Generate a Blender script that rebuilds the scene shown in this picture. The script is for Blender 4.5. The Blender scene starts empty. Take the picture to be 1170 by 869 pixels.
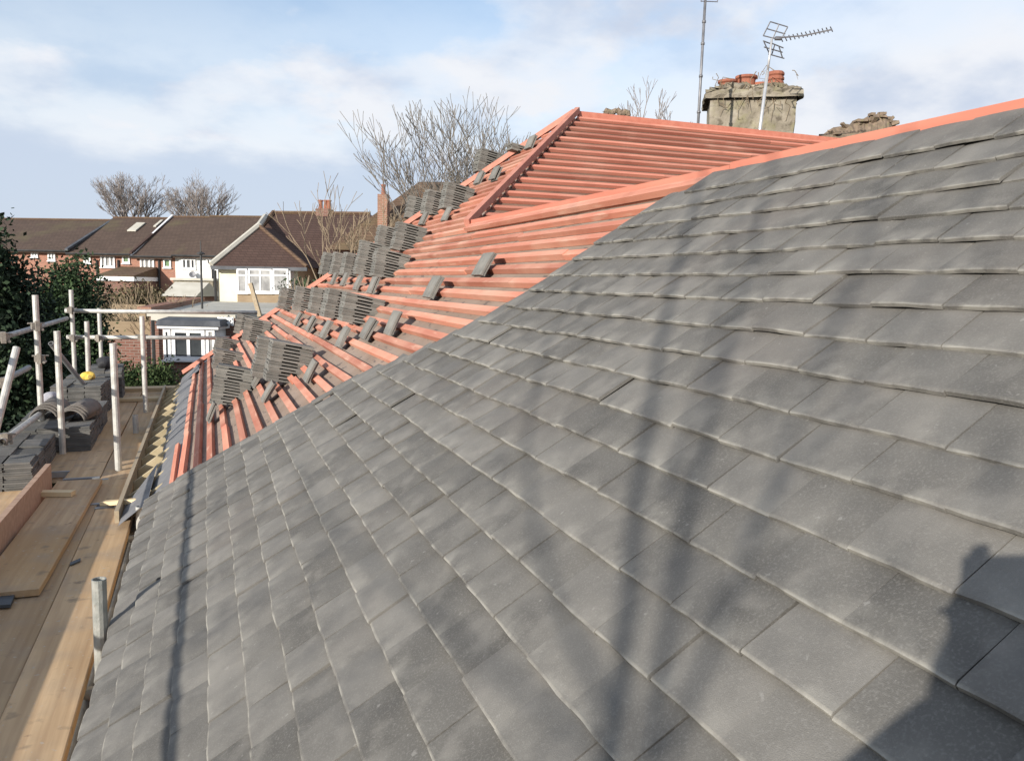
import bpy, math, random
from mathutils import Vector, Matrix, Quaternion
random.seed(11)
PI = math.pi; R_ = math.radians
scene = bpy.context.scene
C = scene.collection

# ------------------------------------------------------------------ frame
# s runs along the eaves (world Y), t across the roof (world X), z is measured from eye level
H0 = 4.3
CP, CR, CA = 0.11919946, 0.0198092, 0.36241          # pitch, roll, azimuth of the view
F = 920.0
cP, sP, cR, sR, ca, sa = math.cos(CP), math.sin(CP), math.cos(CR), math.sin(CR), math.cos(CA), math.sin(CA)
RA, RB = 0.77395, -0.96637                            # roof plane z = RA*t + RB
NRM = math.hypot(1, RA)
COSR = 1 / NRM

def W(s, t, z): return Vector((t, s, z + H0))
def ray(u, v):
    x = u - 585.; y = 434.5 - v
    xr = x * cR - y * sR; yr = x * sR + y * cR
    fw = F * cP + yr * sP; up = -F * sP + yr * cP
    return (fw * ca - xr * sa, xr * ca + fw * sa, up)
def on_roof(u, v, dz=0.0):
    r = ray(u, v); k = (RB + dz) / (r[2] - RA * r[1]); return (r[0] * k, r[1] * k, r[2] * k)
def at_z(u, v, z):
    r = ray(u, v); k = z / r[2]; return (r[0] * k, r[1] * k, z)
def at_g(u, v, g):
    r = ray(u, v); fw = r[0] * ca + r[1] * sa; k = g / fw; return (r[0] * k, r[1] * k, r[2] * k)
def at_t(u, v, t):
    r = ray(u, v); k = t / r[1]; return (r[0] * k, t, r[2] * k)
def roofP(s, t, h=0.0):                                # point on the main slope, h above it
    return W(s - 0, t - RA / NRM * h, RA * t + RB + h / NRM)

# ------------------------------------------------------------------ mesh helpers
class MB:
    def __init__(s): s.v = []; s.f = []; s.a = []; s.e = {}
    def vert(s, p): s.v.append(tuple(p)); return len(s.v) - 1
    def face(s, idx, a=0.5): s.f.append(tuple(idx)); s.a.append(a)
    def quad(s, p, a=0.5): s.face([s.vert(q) for q in p], a)
    def hexa(s, p, a=0.5):                             # 8 points: bottom ring, top ring
        i = [s.vert(q) for q in p]
        for f in ((3, 2, 1, 0), (4, 5, 6, 7), (0, 1, 5, 4), (1, 2, 6, 5), (2, 3, 7, 6), (3, 0, 4, 7)):
            s.face([i[k] for k in f], a)
    def box(s, c, d, m=None, a=0.5):
        x, y, z = d[0] / 2, d[1] / 2, d[2] / 2; c = Vector(c)
        pts = [Vector(q) for q in ((-x, -y, -z), (x, -y, -z), (x, y, -z), (-x, y, -z), (-x, -y, z), (x, -y, z), (x, y, z), (-x, y, z))]
        if m is not None: pts = [m @ q for q in pts]
        s.hexa([q + c for q in pts], a)
    def bx(s, x0, x1, y0, y1, z0, z1, a=0.5):
        s.box(((x0 + x1) / 2, (y0 + y1) / 2, (z0 + z1) / 2), (x1 - x0, y1 - y0, z1 - z0), None, a)
    def tube(s, pts, rad, n=8, cap=True, a=0.5):
        pts = [Vector(p) for p in pts]; rs = rad if isinstance(rad, (list, tuple)) else [rad] * len(pts)
        rings = []; last = None
        for i, p in enumerate(pts):
            d = (pts[min(i + 1, len(pts) - 1)] - pts[max(i - 1, 0)])
            if d.length < 1e-9: d = Vector((0, 0, 1))
            d.normalize()
            if last is None:
                up = Vector((0, 0, 1)) if abs(d.z) < .9 else Vector((1, 0, 0))
                x = d.cross(up).normalized()
            else:
                x = (last - d * last.dot(d)); x = x.normalized() if x.length > 1e-6 else d.orthogonal().normalized()
            last = x; y = d.cross(x)
            rings.append([s.vert(p + (x * math.cos(2 * PI * k / n) + y * math.sin(2 * PI * k / n)) * rs[i]) for k in range(n)])
        for r0, r1 in zip(rings, rings[1:]):
            for k in range(n): s.face((r0[k], r0[(k + 1) % n], r1[(k + 1) % n], r1[k]), a)
        if cap: s.face(rings[0][::-1], a); s.face(rings[-1], a)
    def lathe(s, prof, c=(0, 0, 0), n=16, a=0.5):
        c = Vector(c); rings = []
        for r, z in prof: rings.append([s.vert(c + Vector((r * math.cos(2 * PI * k / n), r * math.sin(2 * PI * k / n), z))) for k in range(n)])
        for r0, r1 in zip(rings, rings[1:]):
            for k in range(n): s.face((r0[k], r0[(k + 1) % n], r1[(k + 1) % n], r1[k]), a)
        s.face(rings[0][::-1], a); s.face(rings[-1], a)
    def mesh(s, name, m, smooth=False):
        me = bpy.data.meshes.new(name); me.from_pydata(s.v, [], s.f); me.update()
        at = me.attributes.new('var', 'FLOAT', 'FACE'); at.data.foreach_set('value', s.a)
        if s.e:
            ae = me.attributes.new('edge', 'FLOAT', 'POINT'); vals = [0.0] * len(s.v)
            for k, w in s.e.items(): vals[k] = w
            ae.data.foreach_set('value', vals)
        me.materials.append(m)
        if smooth: me.polygons.foreach_set('use_smooth', [True] * len(me.polygons))
        return me
    def build(s, name, m, parent=None, smooth=False):
        o = bpy.data.objects.new(name, s.mesh(name, m, smooth)); C.objects.link(o)
        if parent: o.parent = parent
        return o

def tag(o, label=None, cat=None, group=None, kind=None):
    if label: o['label'] = label
    if cat: o['category'] = cat
    if group: o['group'] = group
    if kind: o['kind'] = kind
    elif label and not o.parent: o['kind'] = 'thing'
    return o
def empty(name, loc=(0, 0, 0), rz=0.0):
    o = bpy.data.objects.new(name, None); C.objects.link(o); o.location = loc; o.rotation_euler = (0, 0, rz)
    o.empty_display_size = .1
    return o
def copy_tree(o, parent=None):
    c = o.copy(); C.objects.link(c); c.parent = parent
    for ch in [q for q in bpy.data.objects if q.parent == o and q is not c]: copy_tree(ch, c)
    return c

# ------------------------------------------------------------------ materials
def mat(name, c1, c2=None, rough=.8, scale=8., bump=0., bscale=60., metal=0., var=0., contrast=(.35, .65), coords='Object', spec=.3):
    m = bpy.data.materials.new(name); m.use_nodes = True; nt = m.node_tree; N = nt.nodes; L = nt.links
    b = N['Principled BSDF']; b.inputs['Roughness'].default_value = rough; b.inputs['Metallic'].default_value = metal
    b.inputs['Specular IOR Level'].default_value = spec
    tc = N.new('ShaderNodeTexCoord')
    c2 = c2 or tuple(x * .8 for x in c1)
    n1 = N.new('ShaderNodeTexNoise'); n1.inputs['Scale'].default_value = scale; n1.inputs['Detail'].default_value = 6
    L.new(tc.outputs[coords], n1.inputs['Vector'])
    cr = N.new('ShaderNodeValToRGB'); cr.color_ramp.elements[0].position = contrast[0]; cr.color_ramp.elements[1].position = contrast[1]
    cr.color_ramp.elements[0].color = (*c1, 1); cr.color_ramp.elements[1].color = (*c2, 1)
    L.new(n1.outputs['Fac'], cr.inputs['Fac'])
    out = cr.outputs['Color']
    if var:
        at = N.new('ShaderNodeAttribute'); at.attribute_name = 'var'
        mr = N.new('ShaderNodeMapRange'); mr.inputs['To Min'].default_value = 1 - var; mr.inputs['To Max'].default_value = 1 + var
        L.new(at.outputs['Fac'], mr.inputs['Value'])
        vm = N.new('ShaderNodeVectorMath'); vm.operation = 'SCALE'; L.new(out, vm.inputs[0]); L.new(mr.outputs[0], vm.inputs['Scale']); out = vm.outputs[0]
    L.new(out, b.inputs['Base Color'])
    if bump:
        n2 = N.new('ShaderNodeTexNoise'); n2.inputs['Scale'].default_value = bscale; n2.inputs['Detail'].default_value = 5
        L.new(tc.outputs[coords], n2.inputs['Vector'])
        bp = N.new('ShaderNodeBump'); bp.inputs['Strength'].default_value = bump; bp.inputs['Distance'].default_value = .01
        L.new(n2.outputs['Fac'], bp.inputs['Height']); L.new(bp.outputs[0], b.inputs['Normal'])
    m['out'] = 1
    return m

def mix_over(m, fac_out, col):
    """paint col over the base colour where fac is 1"""
    nt = m.node_tree; b = nt.nodes['Principled BSDF']; src = b.inputs['Base Color'].links[0].from_socket
    mx = nt.nodes.new('ShaderNodeMix'); mx.data_type = 'RGBA'
    nt.links.new(fac_out, mx.inputs['Factor']); nt.links.new(src, mx.inputs[6]); mx.inputs[7].default_value = (*col, 1)
    nt.links.new(mx.outputs[2], b.inputs['Base Color'])
def noise_fac(m, scale, lo, hi, coords='Object', mul=1.0, vscale=(1, 1, 1), detail=6):
    nt = m.node_tree; tc = nt.nodes.new('ShaderNodeTexCoord'); mp = nt.nodes.new('ShaderNodeMapping'); mp.inputs['Scale'].default_value = vscale
    n = nt.nodes.new('ShaderNodeTexNoise'); n.inputs['Scale'].default_value = scale; n.inputs['Detail'].default_value = detail
    mr = nt.nodes.new('ShaderNodeMapRange'); mr.inputs['From Min'].default_value = lo; mr.inputs['From Max'].default_value = hi; mr.inputs['To Max'].default_value = mul
    nt.links.new(tc.outputs[coords], mp.inputs['Vector']); nt.links.new(mp.outputs[0], n.inputs['Vector']); nt.links.new(n.outputs['Fac'], mr.inputs['Value'])
    return mr.outputs[0]

M = {}
# laid concrete plain tiles
m = M['tile'] = mat('concrete_tile', (.110, .1045, .095), (.172, .163, .146), .84, 7, .3, 700, var=.22, contrast=(.3, .7), spec=.35)
mix_over(m, noise_fac(m, 260, .5, .75, mul=.38), (.28, .27, .25))
mix_over(m, noise_fac(m, 2.2, .55, .75, mul=.35), (.175, .15, .13))
mix_over(m, noise_fac(m, 11, .54, .68, mul=.45, vscale=(1, 1, 1)), (.225, .212, .19))
mix_over(m, noise_fac(m, 5, .56, .7, mul=.4), (.085, .085, .085))
mix_over(m, noise_fac(m, 60, .68, .74, mul=.5), (.3, .29, .27))
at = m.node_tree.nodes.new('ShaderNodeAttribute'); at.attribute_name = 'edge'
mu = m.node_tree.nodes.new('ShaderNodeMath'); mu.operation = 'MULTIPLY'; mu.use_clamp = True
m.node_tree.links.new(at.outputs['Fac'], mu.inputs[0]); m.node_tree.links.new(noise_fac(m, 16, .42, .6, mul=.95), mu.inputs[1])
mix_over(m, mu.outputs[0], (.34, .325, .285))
M['loose'] = mat('loose_tile_concrete', (.15, .147, .134), (.215, .207, .186), .85, 14, .4, 300, var=.2)
M['pack'] = mat('packed_tile_concrete', (.105, .105, .1), (.155, .15, .14), .85, 9, .4, 200, var=.2)
M['ridge'] = mat('ridge_tile_concrete', (.13, .12, .11), (.19, .17, .15), .85, 9, .4, 200)
# treated battens
def wood(name, c1, c2, var=.25, scale=3., stretch=(30, 1.2, 30), rough=.75, bump=.25):
    m = mat(name, c1, c2, rough, scale, 0, var=var, contrast=(.3, .7))
    nt = m.node_tree; n1 = [n for n in nt.nodes if n.type == 'TEX_NOISE'][0]; tc = [n for n in nt.nodes if n.type == 'TEX_COORD'][0]
    mp = nt.nodes.new('ShaderNodeMapping'); mp.inputs['Scale'].default_value = stretch
    nt.links.new(tc.outputs['Object'], mp.inputs['Vector']); nt.links.new(mp.outputs[0], n1.inputs['Vector'])
    bp = nt.nodes.new('ShaderNodeBump'); bp.inputs['Strength'].default_value = bump; bp.inputs['Distance'].default_value = .004
    nt.links.new(n1.outputs['Fac'], bp.inputs['Height']); nt.links.new(bp.outputs[0], nt.nodes['Principled BSDF'].inputs['Normal'])
    return m
M['batten'] = wood('red_treated_batten', (.46, .165, .108), (.56, .25, .17), .28, 1.5, (18, 1.3, 18))
mm = M['batten']; mix_over(mm, noise_fac(mm, 1.6, .48, .66, mul=.6), (.62, .36, .26)); mix_over(mm, noise_fac(mm, 3.1, .56, .7, mul=.6), (.36, .12, .075)); mix_over(mm, noise_fac(mm, 30, .6, .7, mul=.35, vscale=(1, .15, 1)), (.70, .48, .36)); mix_over(mm, noise_fac(mm, 90, .66, .72, mul=.5), (.25, .11, .07))
M['battenQ'] = wood('red_treated_batten_cross', (.45, .155, .105), (.55, .23, .16), .25, 1.5, (1.3, 18, 18))
mm = M['battenQ']; mix_over(mm, noise_fac(mm, 1.6, .52, .68, mul=.55), (.62, .34, .25)); mix_over(mm, noise_fac(mm, 3.1, .56, .7, mul=.5), (.34, .12, .08)); mix_over(mm, noise_fac(mm, 90, .66, .72, mul=.4), (.25, .11, .07))
M['redboard'] = wood('red_treated_board', (.50, .17, .115), (.58, .225, .155), .14, 1.5, (10, 1, 10))
M['hipboard'] = wood('red_hip_batten', (.40, .165, .12), (.50, .23, .17), .12, 2, (6, 6, 6))
M['underlay'] = mat('roof_underlay', (.215, .165, .13), (.275, .22, .18), .9, 3, .4, 25)
mm = M['underlay']; mix_over(mm, noise_fac(mm, 34, .6, .66, mul=.75, vscale=(1, .35, 1), detail=3), (.09, .08, .075))
M['membrane'] = mat('eaves_membrane', (.13, .13, .135), (.19, .19, .195), .6, 6, .8, 14, spec=.4)
M['mossy'] = mat('mossy_old_tile', (.15, .115, .085), (.24, .18, .13), .95, 14, .8, 60)
mm = M['mossy']; mix_over(mm, noise_fac(mm, 22, .56, .66, mul=.6), (.17, .16, .08))
M['tail'] = wood('pale_rafter_timber', (.42, .34, .2), (.52, .43, .28), .15, 2, (6, 6, 6))
M['fascia'] = wood('weathered_fascia_timber', (.34, .27, .18), (.44, .36, .25), .1, 2, (18, 1, 18))
# scaffold boards
M['board'] = wood('scaffold_board_timber', (.37, .245, .14), (.52, .37, .22), .2, 1.6, (22, .9, 22), .85, .35)
mm = M['board']; mix_over(mm, noise_fac(mm, 1.3, .5, .72, mul=.5), (.27, .19, .125)); mix_over(mm, noise_fac(mm, 16, .66, .74, mul=.7), (.15, .1, .07))
mix_over(mm, noise_fac(mm, .7, .5, .62, mul=.45), (.45, .27, .11))
mix_over(mm, noise_fac(mm, 3.3, .5, .66, mul=.5), (.33, .26, .19)); mix_over(mm, noise_fac(mm, 45, .64, .7, mul=.6), (.46, .42, .36)); mix_over(mm, noise_fac(mm, 9, .62, .7, mul=.6), (.2, .155, .11))
M['boardx'] = wood('cross_board_timber', (.42, .31, .19), (.58, .45, .27), .14, 1.6, (1, 18, 18), .85, .3)
M['toe'] = wood('red_brown_toe_board_timber', (.36, .235, .165), (.47, .32, .23), .1, 1.6, (16, 1, 16), .85, .3)
M['pale'] = wood('pale_batten_offcut', (.62, .47, .27), (.72, .58, .36), .1, 1.6, (2, 12, 12))
M['steel'] = mat('galvanised_tube', (.42, .415, .39), (.58, .57, .53), .5, 18, .15, 80, metal=.25, var=.1, spec=.5)
mm = M['steel']; mix_over(mm, noise_fac(mm, 7, .6, .72, mul=.6), (.30, .24, .18))
M['steeld'] = mat('dull_tube', (.20, .21, .22), (.30, .31, .32), .5, 12, .1, 80, metal=.3, spec=.5)
mm = M['steeld']; mix_over(mm, noise_fac(mm, 5, .5, .65, mul=.6), (.55, .54, .5))
M['steeln'] = mat('dull_grey_tube', (.27, .28, .26), (.37, .37, .34), .55, 25, .2, 90, metal=.25, spec=.45)
mm = M['steeln']; mix_over(mm, noise_fac(mm, 30, .62, .7, mul=.6), (.22, .17, .12))
M['coupler'] = mat('coupler_steel', (.24, .22, .2), (.4, .36, .3), .55, 30, .2, 90, metal=.5)
# masonry etc.
def brick(name, c1, c2, mortar, sc=1.0):
    m = mat(name, c1, c2, .9, 6, .2, 60); nt = m.node_tree; N = nt.nodes; L = nt.links
    tc = N.new('ShaderNodeTexCoord'); sx = N.new('ShaderNodeSeparateXYZ'); ad = N.new('ShaderNodeMath'); cb = N.new('ShaderNodeCombineXYZ')
    L.new(tc.outputs['Object'], sx.inputs[0]); L.new(sx.outputs[0], ad.inputs[0]); L.new(sx.outputs[1], ad.inputs[1])
    L.new(ad.outputs[0], cb.inputs[0]); L.new(sx.outputs[2], cb.inputs[1])
    bt = N.new('ShaderNodeTexBrick'); bt.inputs['Scale'].default_value = sc
    bt.inputs['Brick Width'].default_value = .225; bt.inputs['Row Height'].default_value = .075; bt.inputs['Mortar Size'].default_value = .008
    bt.inputs['Color1'].default_value = (*c1, 1); bt.inputs['Color2'].default_value = (*c2, 1); bt.inputs['Mortar'].default_value = (*mortar, 1)
    L.new(cb.outputs[0], bt.inputs['Vector']); L.new(bt.outputs['Color'], N['Principled BSDF'].inputs['Base Color'])
    mix_over(m, noise_fac(m, 1.2, .5, .8, mul=.35), tuple(x * .6 for x in c1))
    return m
M['brick'] = brick('red_brick', (.36, .15, .095), (.27, .11, .075), (.34, .29, .24))
M['brickd'] = brick('dark_brick', (.22, .1, .075), (.16, .08, .06), (.24, .2, .17))
M['bricko'] = brick('orange_brick', (.30, .15, .1), (.24, .12, .08), (.32, .26, .21))
def rooftile(name, c1, c2):
    m = mat(name, c1, c2, .9, 2.5, .2, 30); nt = m.node_tree; N = nt.nodes; L = nt.links
    tc = N.new('ShaderNodeTexCoord'); sx = N.new('ShaderNodeSeparateXYZ'); cb = N.new('ShaderNodeCombineXYZ'); ad = N.new('ShaderNodeMath')
    L.new(tc.outputs['Object'], sx.inputs[0]); L.new(sx.outputs[0], ad.inputs[0]); L.new(sx.outputs[1], ad.inputs[1]); L.new(ad.outputs[0], cb.inputs[0]); L.new(sx.outputs[2], cb.inputs[1])
    bt = N.new('ShaderNodeTexBrick'); bt.inputs['Scale'].default_value = 1; bt.inputs['Brick Width'].default_value = .3; bt.inputs['Row Height'].default_value = .12; bt.inputs['Mortar Size'].default_value = .012
    bt.inputs['Color1'].default_value = (*c1, 1); bt.inputs['Color2'].default_value = (*c2, 1); bt.inputs['Mortar'].default_value = (*[x * .45 for x in c1], 1)
    L.new(cb.outputs[0], bt.inputs['Vector']); L.new(bt.outputs['Color'], N['Principled BSDF'].inputs['Base Color'])
    mix_over(m, noise_fac(m, .6, .45, .75, mul=.5), tuple(x * .7 for x in c2))
    return m
M['roof1'] = rooftile('brown_roof_tiles', (.105, .072, .055), (.085, .058, .045))
mm = M['roof1']; mix_over(mm, noise_fac(mm, .35, .55, .7, mul=.5), (.12, .105, .055))
M['roof2'] = rooftile('dark_brown_roof_tiles', (.085, .052, .042), (.07, .042, .034))
M['roof3'] = rooftile('lichen_brown_roof_tiles', (.15, .095, .06), (.12, .075, .05))
mm = M['roof3']; mix_over(mm, noise_fac(mm, .8, .5, .7, mul=.5), (.15, .12, .06))
M['white'] = mat('white_render', (.72, .72, .70), (.8, .8, .78), .85, 3)
M['cream'] = mat('cream_render', (.66, .62, .47), (.74, .70, .54), .85, 2)
M['upvc'] = mat('white_frame_plastic', (.78, .78, .78), (.82, .82, .82), .35, 3, spec=.5)
M['glass'] = mat('window_glass', (.03, .035, .04), (.07, .08, .085), .08, 1.5, spec=.8)
M['curtain'] = mat('window_glass_curtained', (.2, .2, .2), (.38, .38, .37), .15, 2.5, spec=.7)
M['leafglass'] = mat('window_glass_green', (.03, .1, .05), (.2, .3, .15), .15, 3.5, spec=.7)
M['felt'] = mat('flat_roof_felt', (.44, .42, .36), (.52, .5, .44), .95, 1.5, .3, 20, spec=.05)
M['dark'] = mat('dark_felt', (.05, .055, .065), (.09, .095, .105), .6, 3)
M['black'] = mat('black_pipe', (.03, .03, .03), (.05, .05, .05), .5, 3)
M['pot'] = mat('terracotta_pot', (.34, .13, .08), (.24, .09, .06), .85, 6, .3, 40)
M['stack'] = mat('weathered_chimney_render', (.20, .175, .135), (.30, .265, .21), .95, 6, .8, 30)
mm = M['stack']; mix_over(mm, noise_fac(mm, 7, .5, .68, mul=.5), (.20, .19, .09)); mix_over(mm, noise_fac(mm, 11, .54, .68, mul=.8), (.09, .075, .055)); mix_over(mm, noise_fac(mm, 3, .56, .72, mul=.5), (.40, .37, .31))
M['mast'] = mat('aerial_alloy', (.5, .5, .5), (.62, .62, .62), .4, 10, metal=.5)
M['mastd'] = mat('dark_aerial_mast', (.16, .16, .17), (.24, .24, .25), .5, 10, metal=.4)
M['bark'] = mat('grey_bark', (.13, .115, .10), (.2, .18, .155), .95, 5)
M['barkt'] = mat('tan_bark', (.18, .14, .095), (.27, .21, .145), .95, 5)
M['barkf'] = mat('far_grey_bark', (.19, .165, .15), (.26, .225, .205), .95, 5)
M['ever'] = mat('evergreen_needles', (.012, .024, .014), (.03, .052, .022), .8, 1.2, var=.5)
M['ever2'] = mat('evergreen_leaves', (.015, .034, .018), (.042, .072, .026), .8, 1.2, var=.5)
M['brush'] = mat('brown_brush_foliage', (.10, .085, .05), (.16, .13, .07), .9, .8, var=.4)
M['brush2'] = mat('olive_brush_foliage', (.05, .06, .028), (.10, .10, .05), .9, .8, var=.4)
M['hedge'] = mat('hedge_leaves', (.03, .055, .018), (.06, .09, .03), .85, 1.2, var=.4)
M['ground'] = mat('garden_ground', (.07, .075, .035), (.14, .115, .07), .95, .25, .4, 4, coords='Object')
M['fence'] = wood('fence_timber', (.22, .16, .1), (.3, .23, .15), .15, 1, (2, 2, 8))
M['yellow'] = mat('yellow_fabric', (.62, .42, .05), (.78, .58, .16), .7, 16, .5, 30)
mm = M['yellow']; mix_over(mm, noise_fac(mm, 22, .55, .62, mul=.7), (.2, .13, .05))
M['blackbag'] = mat('black_bag_fabric', (.025, .025, .028), (.05, .05, .055), .7, 8, .5, 30)
M['net'] = mat('debris_sack_fabric', (.3, .3, .34), (.45, .44, .44), .8, 9, .5, 30)
M['skin'] = mat('skin', (.5, .3, .22), (.56, .35, .26), .6, 8)
M['jacket'] = mat('dark_jacket', (.03, .035, .05), (.05, .055, .07), .85, 8, .3, 30)
M['trouser'] = mat('work_trousers', (.06, .06, .055), (.09, .085, .08), .9, 8)
M['hair'] = mat('dark_hair', (.03, .02, .015), (.05, .035, .025), .8, 20)
M['phone'] = mat('phone_black', (.015, .015, .015), (.02, .02, .02), .25, 3)
M['slate'] = mat('dark_slate_offcut', (.06, .068, .078), (.085, .095, .105), .6, 8, .2, 80)

# ------------------------------------------------------------------ OUR HOUSE
S0, S1 = -2.5, 10.98                                     # along the eaves
t_e, t_r, t_a = -.35, 1.864, 3.485                        # eaves, near ridge, apex
APS = 7.49
house = empty('house', W(0, 0, -H0))
tag(house, 'house being re-roofed, half grey tiles and half bare red battens, filling the foreground', 'house')
wl = MB()
inv = Matrix.Translation(-W(0, 0, -H0))
def L_(p): return inv @ p
X0, X1, Y0, Y1 = -.16, 4.4, S0, 10.75
wl.bx(X0, 9.5, Y0, Y1, 0, H0 - 1.42)
wl.build('wall', M['brick'], house)
hu = -.058
def clipfar(t): return APS + (t_a - t)
rf = MB()
def RP(s, t, h): return L_(roofP(s, t, h))
# underlay of the main slope (P1), of the cross slope (Q) and the unseen back slopes
z_r = RA * t_r + RB; z_a = RA * t_a + RB
hz = hu * NRM
pV = (t_r + 4.005, t_r); A_ = (APS, t_a)
def PW(s, t, z): return L_(W(s, t, z))
def pl(s, t): return PW(s, t, RA * t + RB + hz)
TE = -.30
rf.face([rf.vert(p) for p in (pl(S0, TE), pl(S0, t_r), pl(pV[0], t_r), pl(*A_), pl(clipfar(TE), TE))])
# behind the near ridge: falls the other way
zr2 = RA * (t_r - 2.2) + RB
rf.quad([PW(S0, t_r, z_r + hz), PW(S0, t_r + 2.2, zr2 + hz), PW(pV[0] - 2.2, t_r + 2.2, zr2 + hz), PW(pV[0], t_r, z_r + hz)])
# cross slope Q: rises with s
def zq(s): return z_a - RA * (APS - s)
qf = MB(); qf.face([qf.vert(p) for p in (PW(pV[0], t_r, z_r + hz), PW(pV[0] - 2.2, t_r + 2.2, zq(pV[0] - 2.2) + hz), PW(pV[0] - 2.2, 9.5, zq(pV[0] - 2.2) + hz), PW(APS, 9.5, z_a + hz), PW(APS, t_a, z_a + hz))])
# far slope of the cross roof
rf.quad([PW(APS, t_a, z_a + hz), PW(APS, 9.5, z_a + hz), PW(clipfar(TE), 9.5, RA * TE + RB + hz), PW(clipfar(TE), TE, RA * TE + RB + hz)])
roof = rf.build('roof', M['underlay'], house)
M['underlayQ'] = mat('red_shaded_underlay', (.15, .085, .06), (.21, .13, .095), .9, 3, .4, 25)  # reddish shade between the cross-slope battens is put into this underlay colour
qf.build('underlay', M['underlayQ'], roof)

# battens on P1
def ortho_bar(mb, p0, p1, n, w, h, a):
    """bar from p0 to p1 lying on a surface with normal n (p on the surface)"""
    d = (p1 - p0).normalized(); q = n.cross(d).normalized() * (w / 2); hh = n * h
    mb.hexa([p0 - q, p0 + q, p1 + q, p1 - q, p0 - q + hh, p0 + q + hh, p1 + q + hh, p1 - q + hh], a)
n1 = Vector((-RA, 0, 1)).normalized(); nQ = Vector((0, -RA, 1)).normalized()
bt = MB(); GA = .0825; t = t_r - .06; ts = []
k = 0
tt = -.185
while tt < t_a - .06:
    ts.append(tt); tt += GA
rnd = random.Random(5)
for t in ts:
    s_lo = 1.0 if t < t_r - .02 else t + 4.005 + .02
    s_hi = clipfar(t) - rnd.uniform(0, .05)
    s = s_lo; first = True
    while s < s_hi - .05:
        ln = rnd.uniform(1.3, 3.6) if not first else rnd.uniform(2.2, 4.5); e = min(s + ln, s_hi); first = False
        dt = rnd.uniform(-.006, .006); d2 = rnd.uniform(-.006, .006); dh = rnd.uniform(-.001, .005)
        ortho_bar(bt, RP(s, t + dt, hu + .002), RP(e - .003, t + d2, hu + .002), n1, .038, .027 + dh, rnd.random())
        s = e
# two extra close battens at the eaves
ortho_bar(bt, RP(4.6, -.232, hu + .004), RP(6.1, -.24, hu + .004), n1, .03, .028, .6)
ortho_bar(bt, RP(2.0, 1.80, hu + .012), RP(5.75, 1.802, hu + .012), n1, .045, .034, .9)
bt.build('battens', M['battenQ'] if False else M['batten'], roof)
# battens on Q
bq = MB(); s = APS - .055
while s > pV[0] - 1.2:
    t0 = s - 4.005 + .02; e_all = 9.4
    if s < pV[0]: t0 = t_r + (pV[0] - s) + .03
    x = t0
    while x < e_all - .05:
        e = min(x + rnd.uniform(1.2, 3.2), e_all); ds = rnd.uniform(-.004, .004)
        p0 = PW(s + ds, x, zq(s + ds) + hz); p1 = PW(s + ds * .5, e - .004, zq(s + ds * .5) + hz)
        ortho_bar(bq, p0 + nQ * .002, p1 + nQ * .002, nQ, .036, .026 + rnd.uniform(0, .003), rnd.random()); x = e
    s -= .089
bq.build('battens', M['battenQ'], roof)
# hip and ridge battens
def bar(name, p0, p1, w, h, m, up=Vector((0, 0, 1)), parent=roof, var=.5):
    mb = MB(); d = (p1 - p0).normalized(); q = d.cross(up).normalized(); n = q.cross(d).normalized()
    q *= w / 2; hh = n * h
    mb.hexa([p0 - q, p0 + q, p1 + q, p1 - q, p0 - q + hh, p0 + q + hh, p1 + q + hh, p1 - q + hh], var)
    return mb.build(name, m, parent)
bar('hip_batten', PW(pV[0] - .03, t_r - .03, z_r - .055), PW(APS, t_a, z_a - .035), .044, .054, M['hipboard'])
bar('hip_batten', PW(clipfar(TE), TE, RA * TE + RB - .05), PW(APS + .02, t_a - .02, z_a - .045), .05, .05, M['hipboard'])
bar('ridge_board', PW(S0, t_r + .012, z_r - .042), PW(2.62, t_r + .012, z_r - .036), .044, .030, M['redboard'])
bar('ridge_board', PW(2.625, t_r + .012, z_r - .045), PW(pV[0], t_r + .012, z_r - .039), .042, .030, M['redboard'])
bar('ridge_board', PW(APS, t_a, z_a - .085), PW(APS, 9.45, z_a - .085), .045, .062, M['redboard'])
# loose upper board along the ridge, on the near side
bar('ridge_board', PW(1.2, t_r - .045, z_r - .088), PW(pV[0] - .1, t_r - .05, z_r - .09), .038, .03, M['batten'], up=n1)

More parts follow.
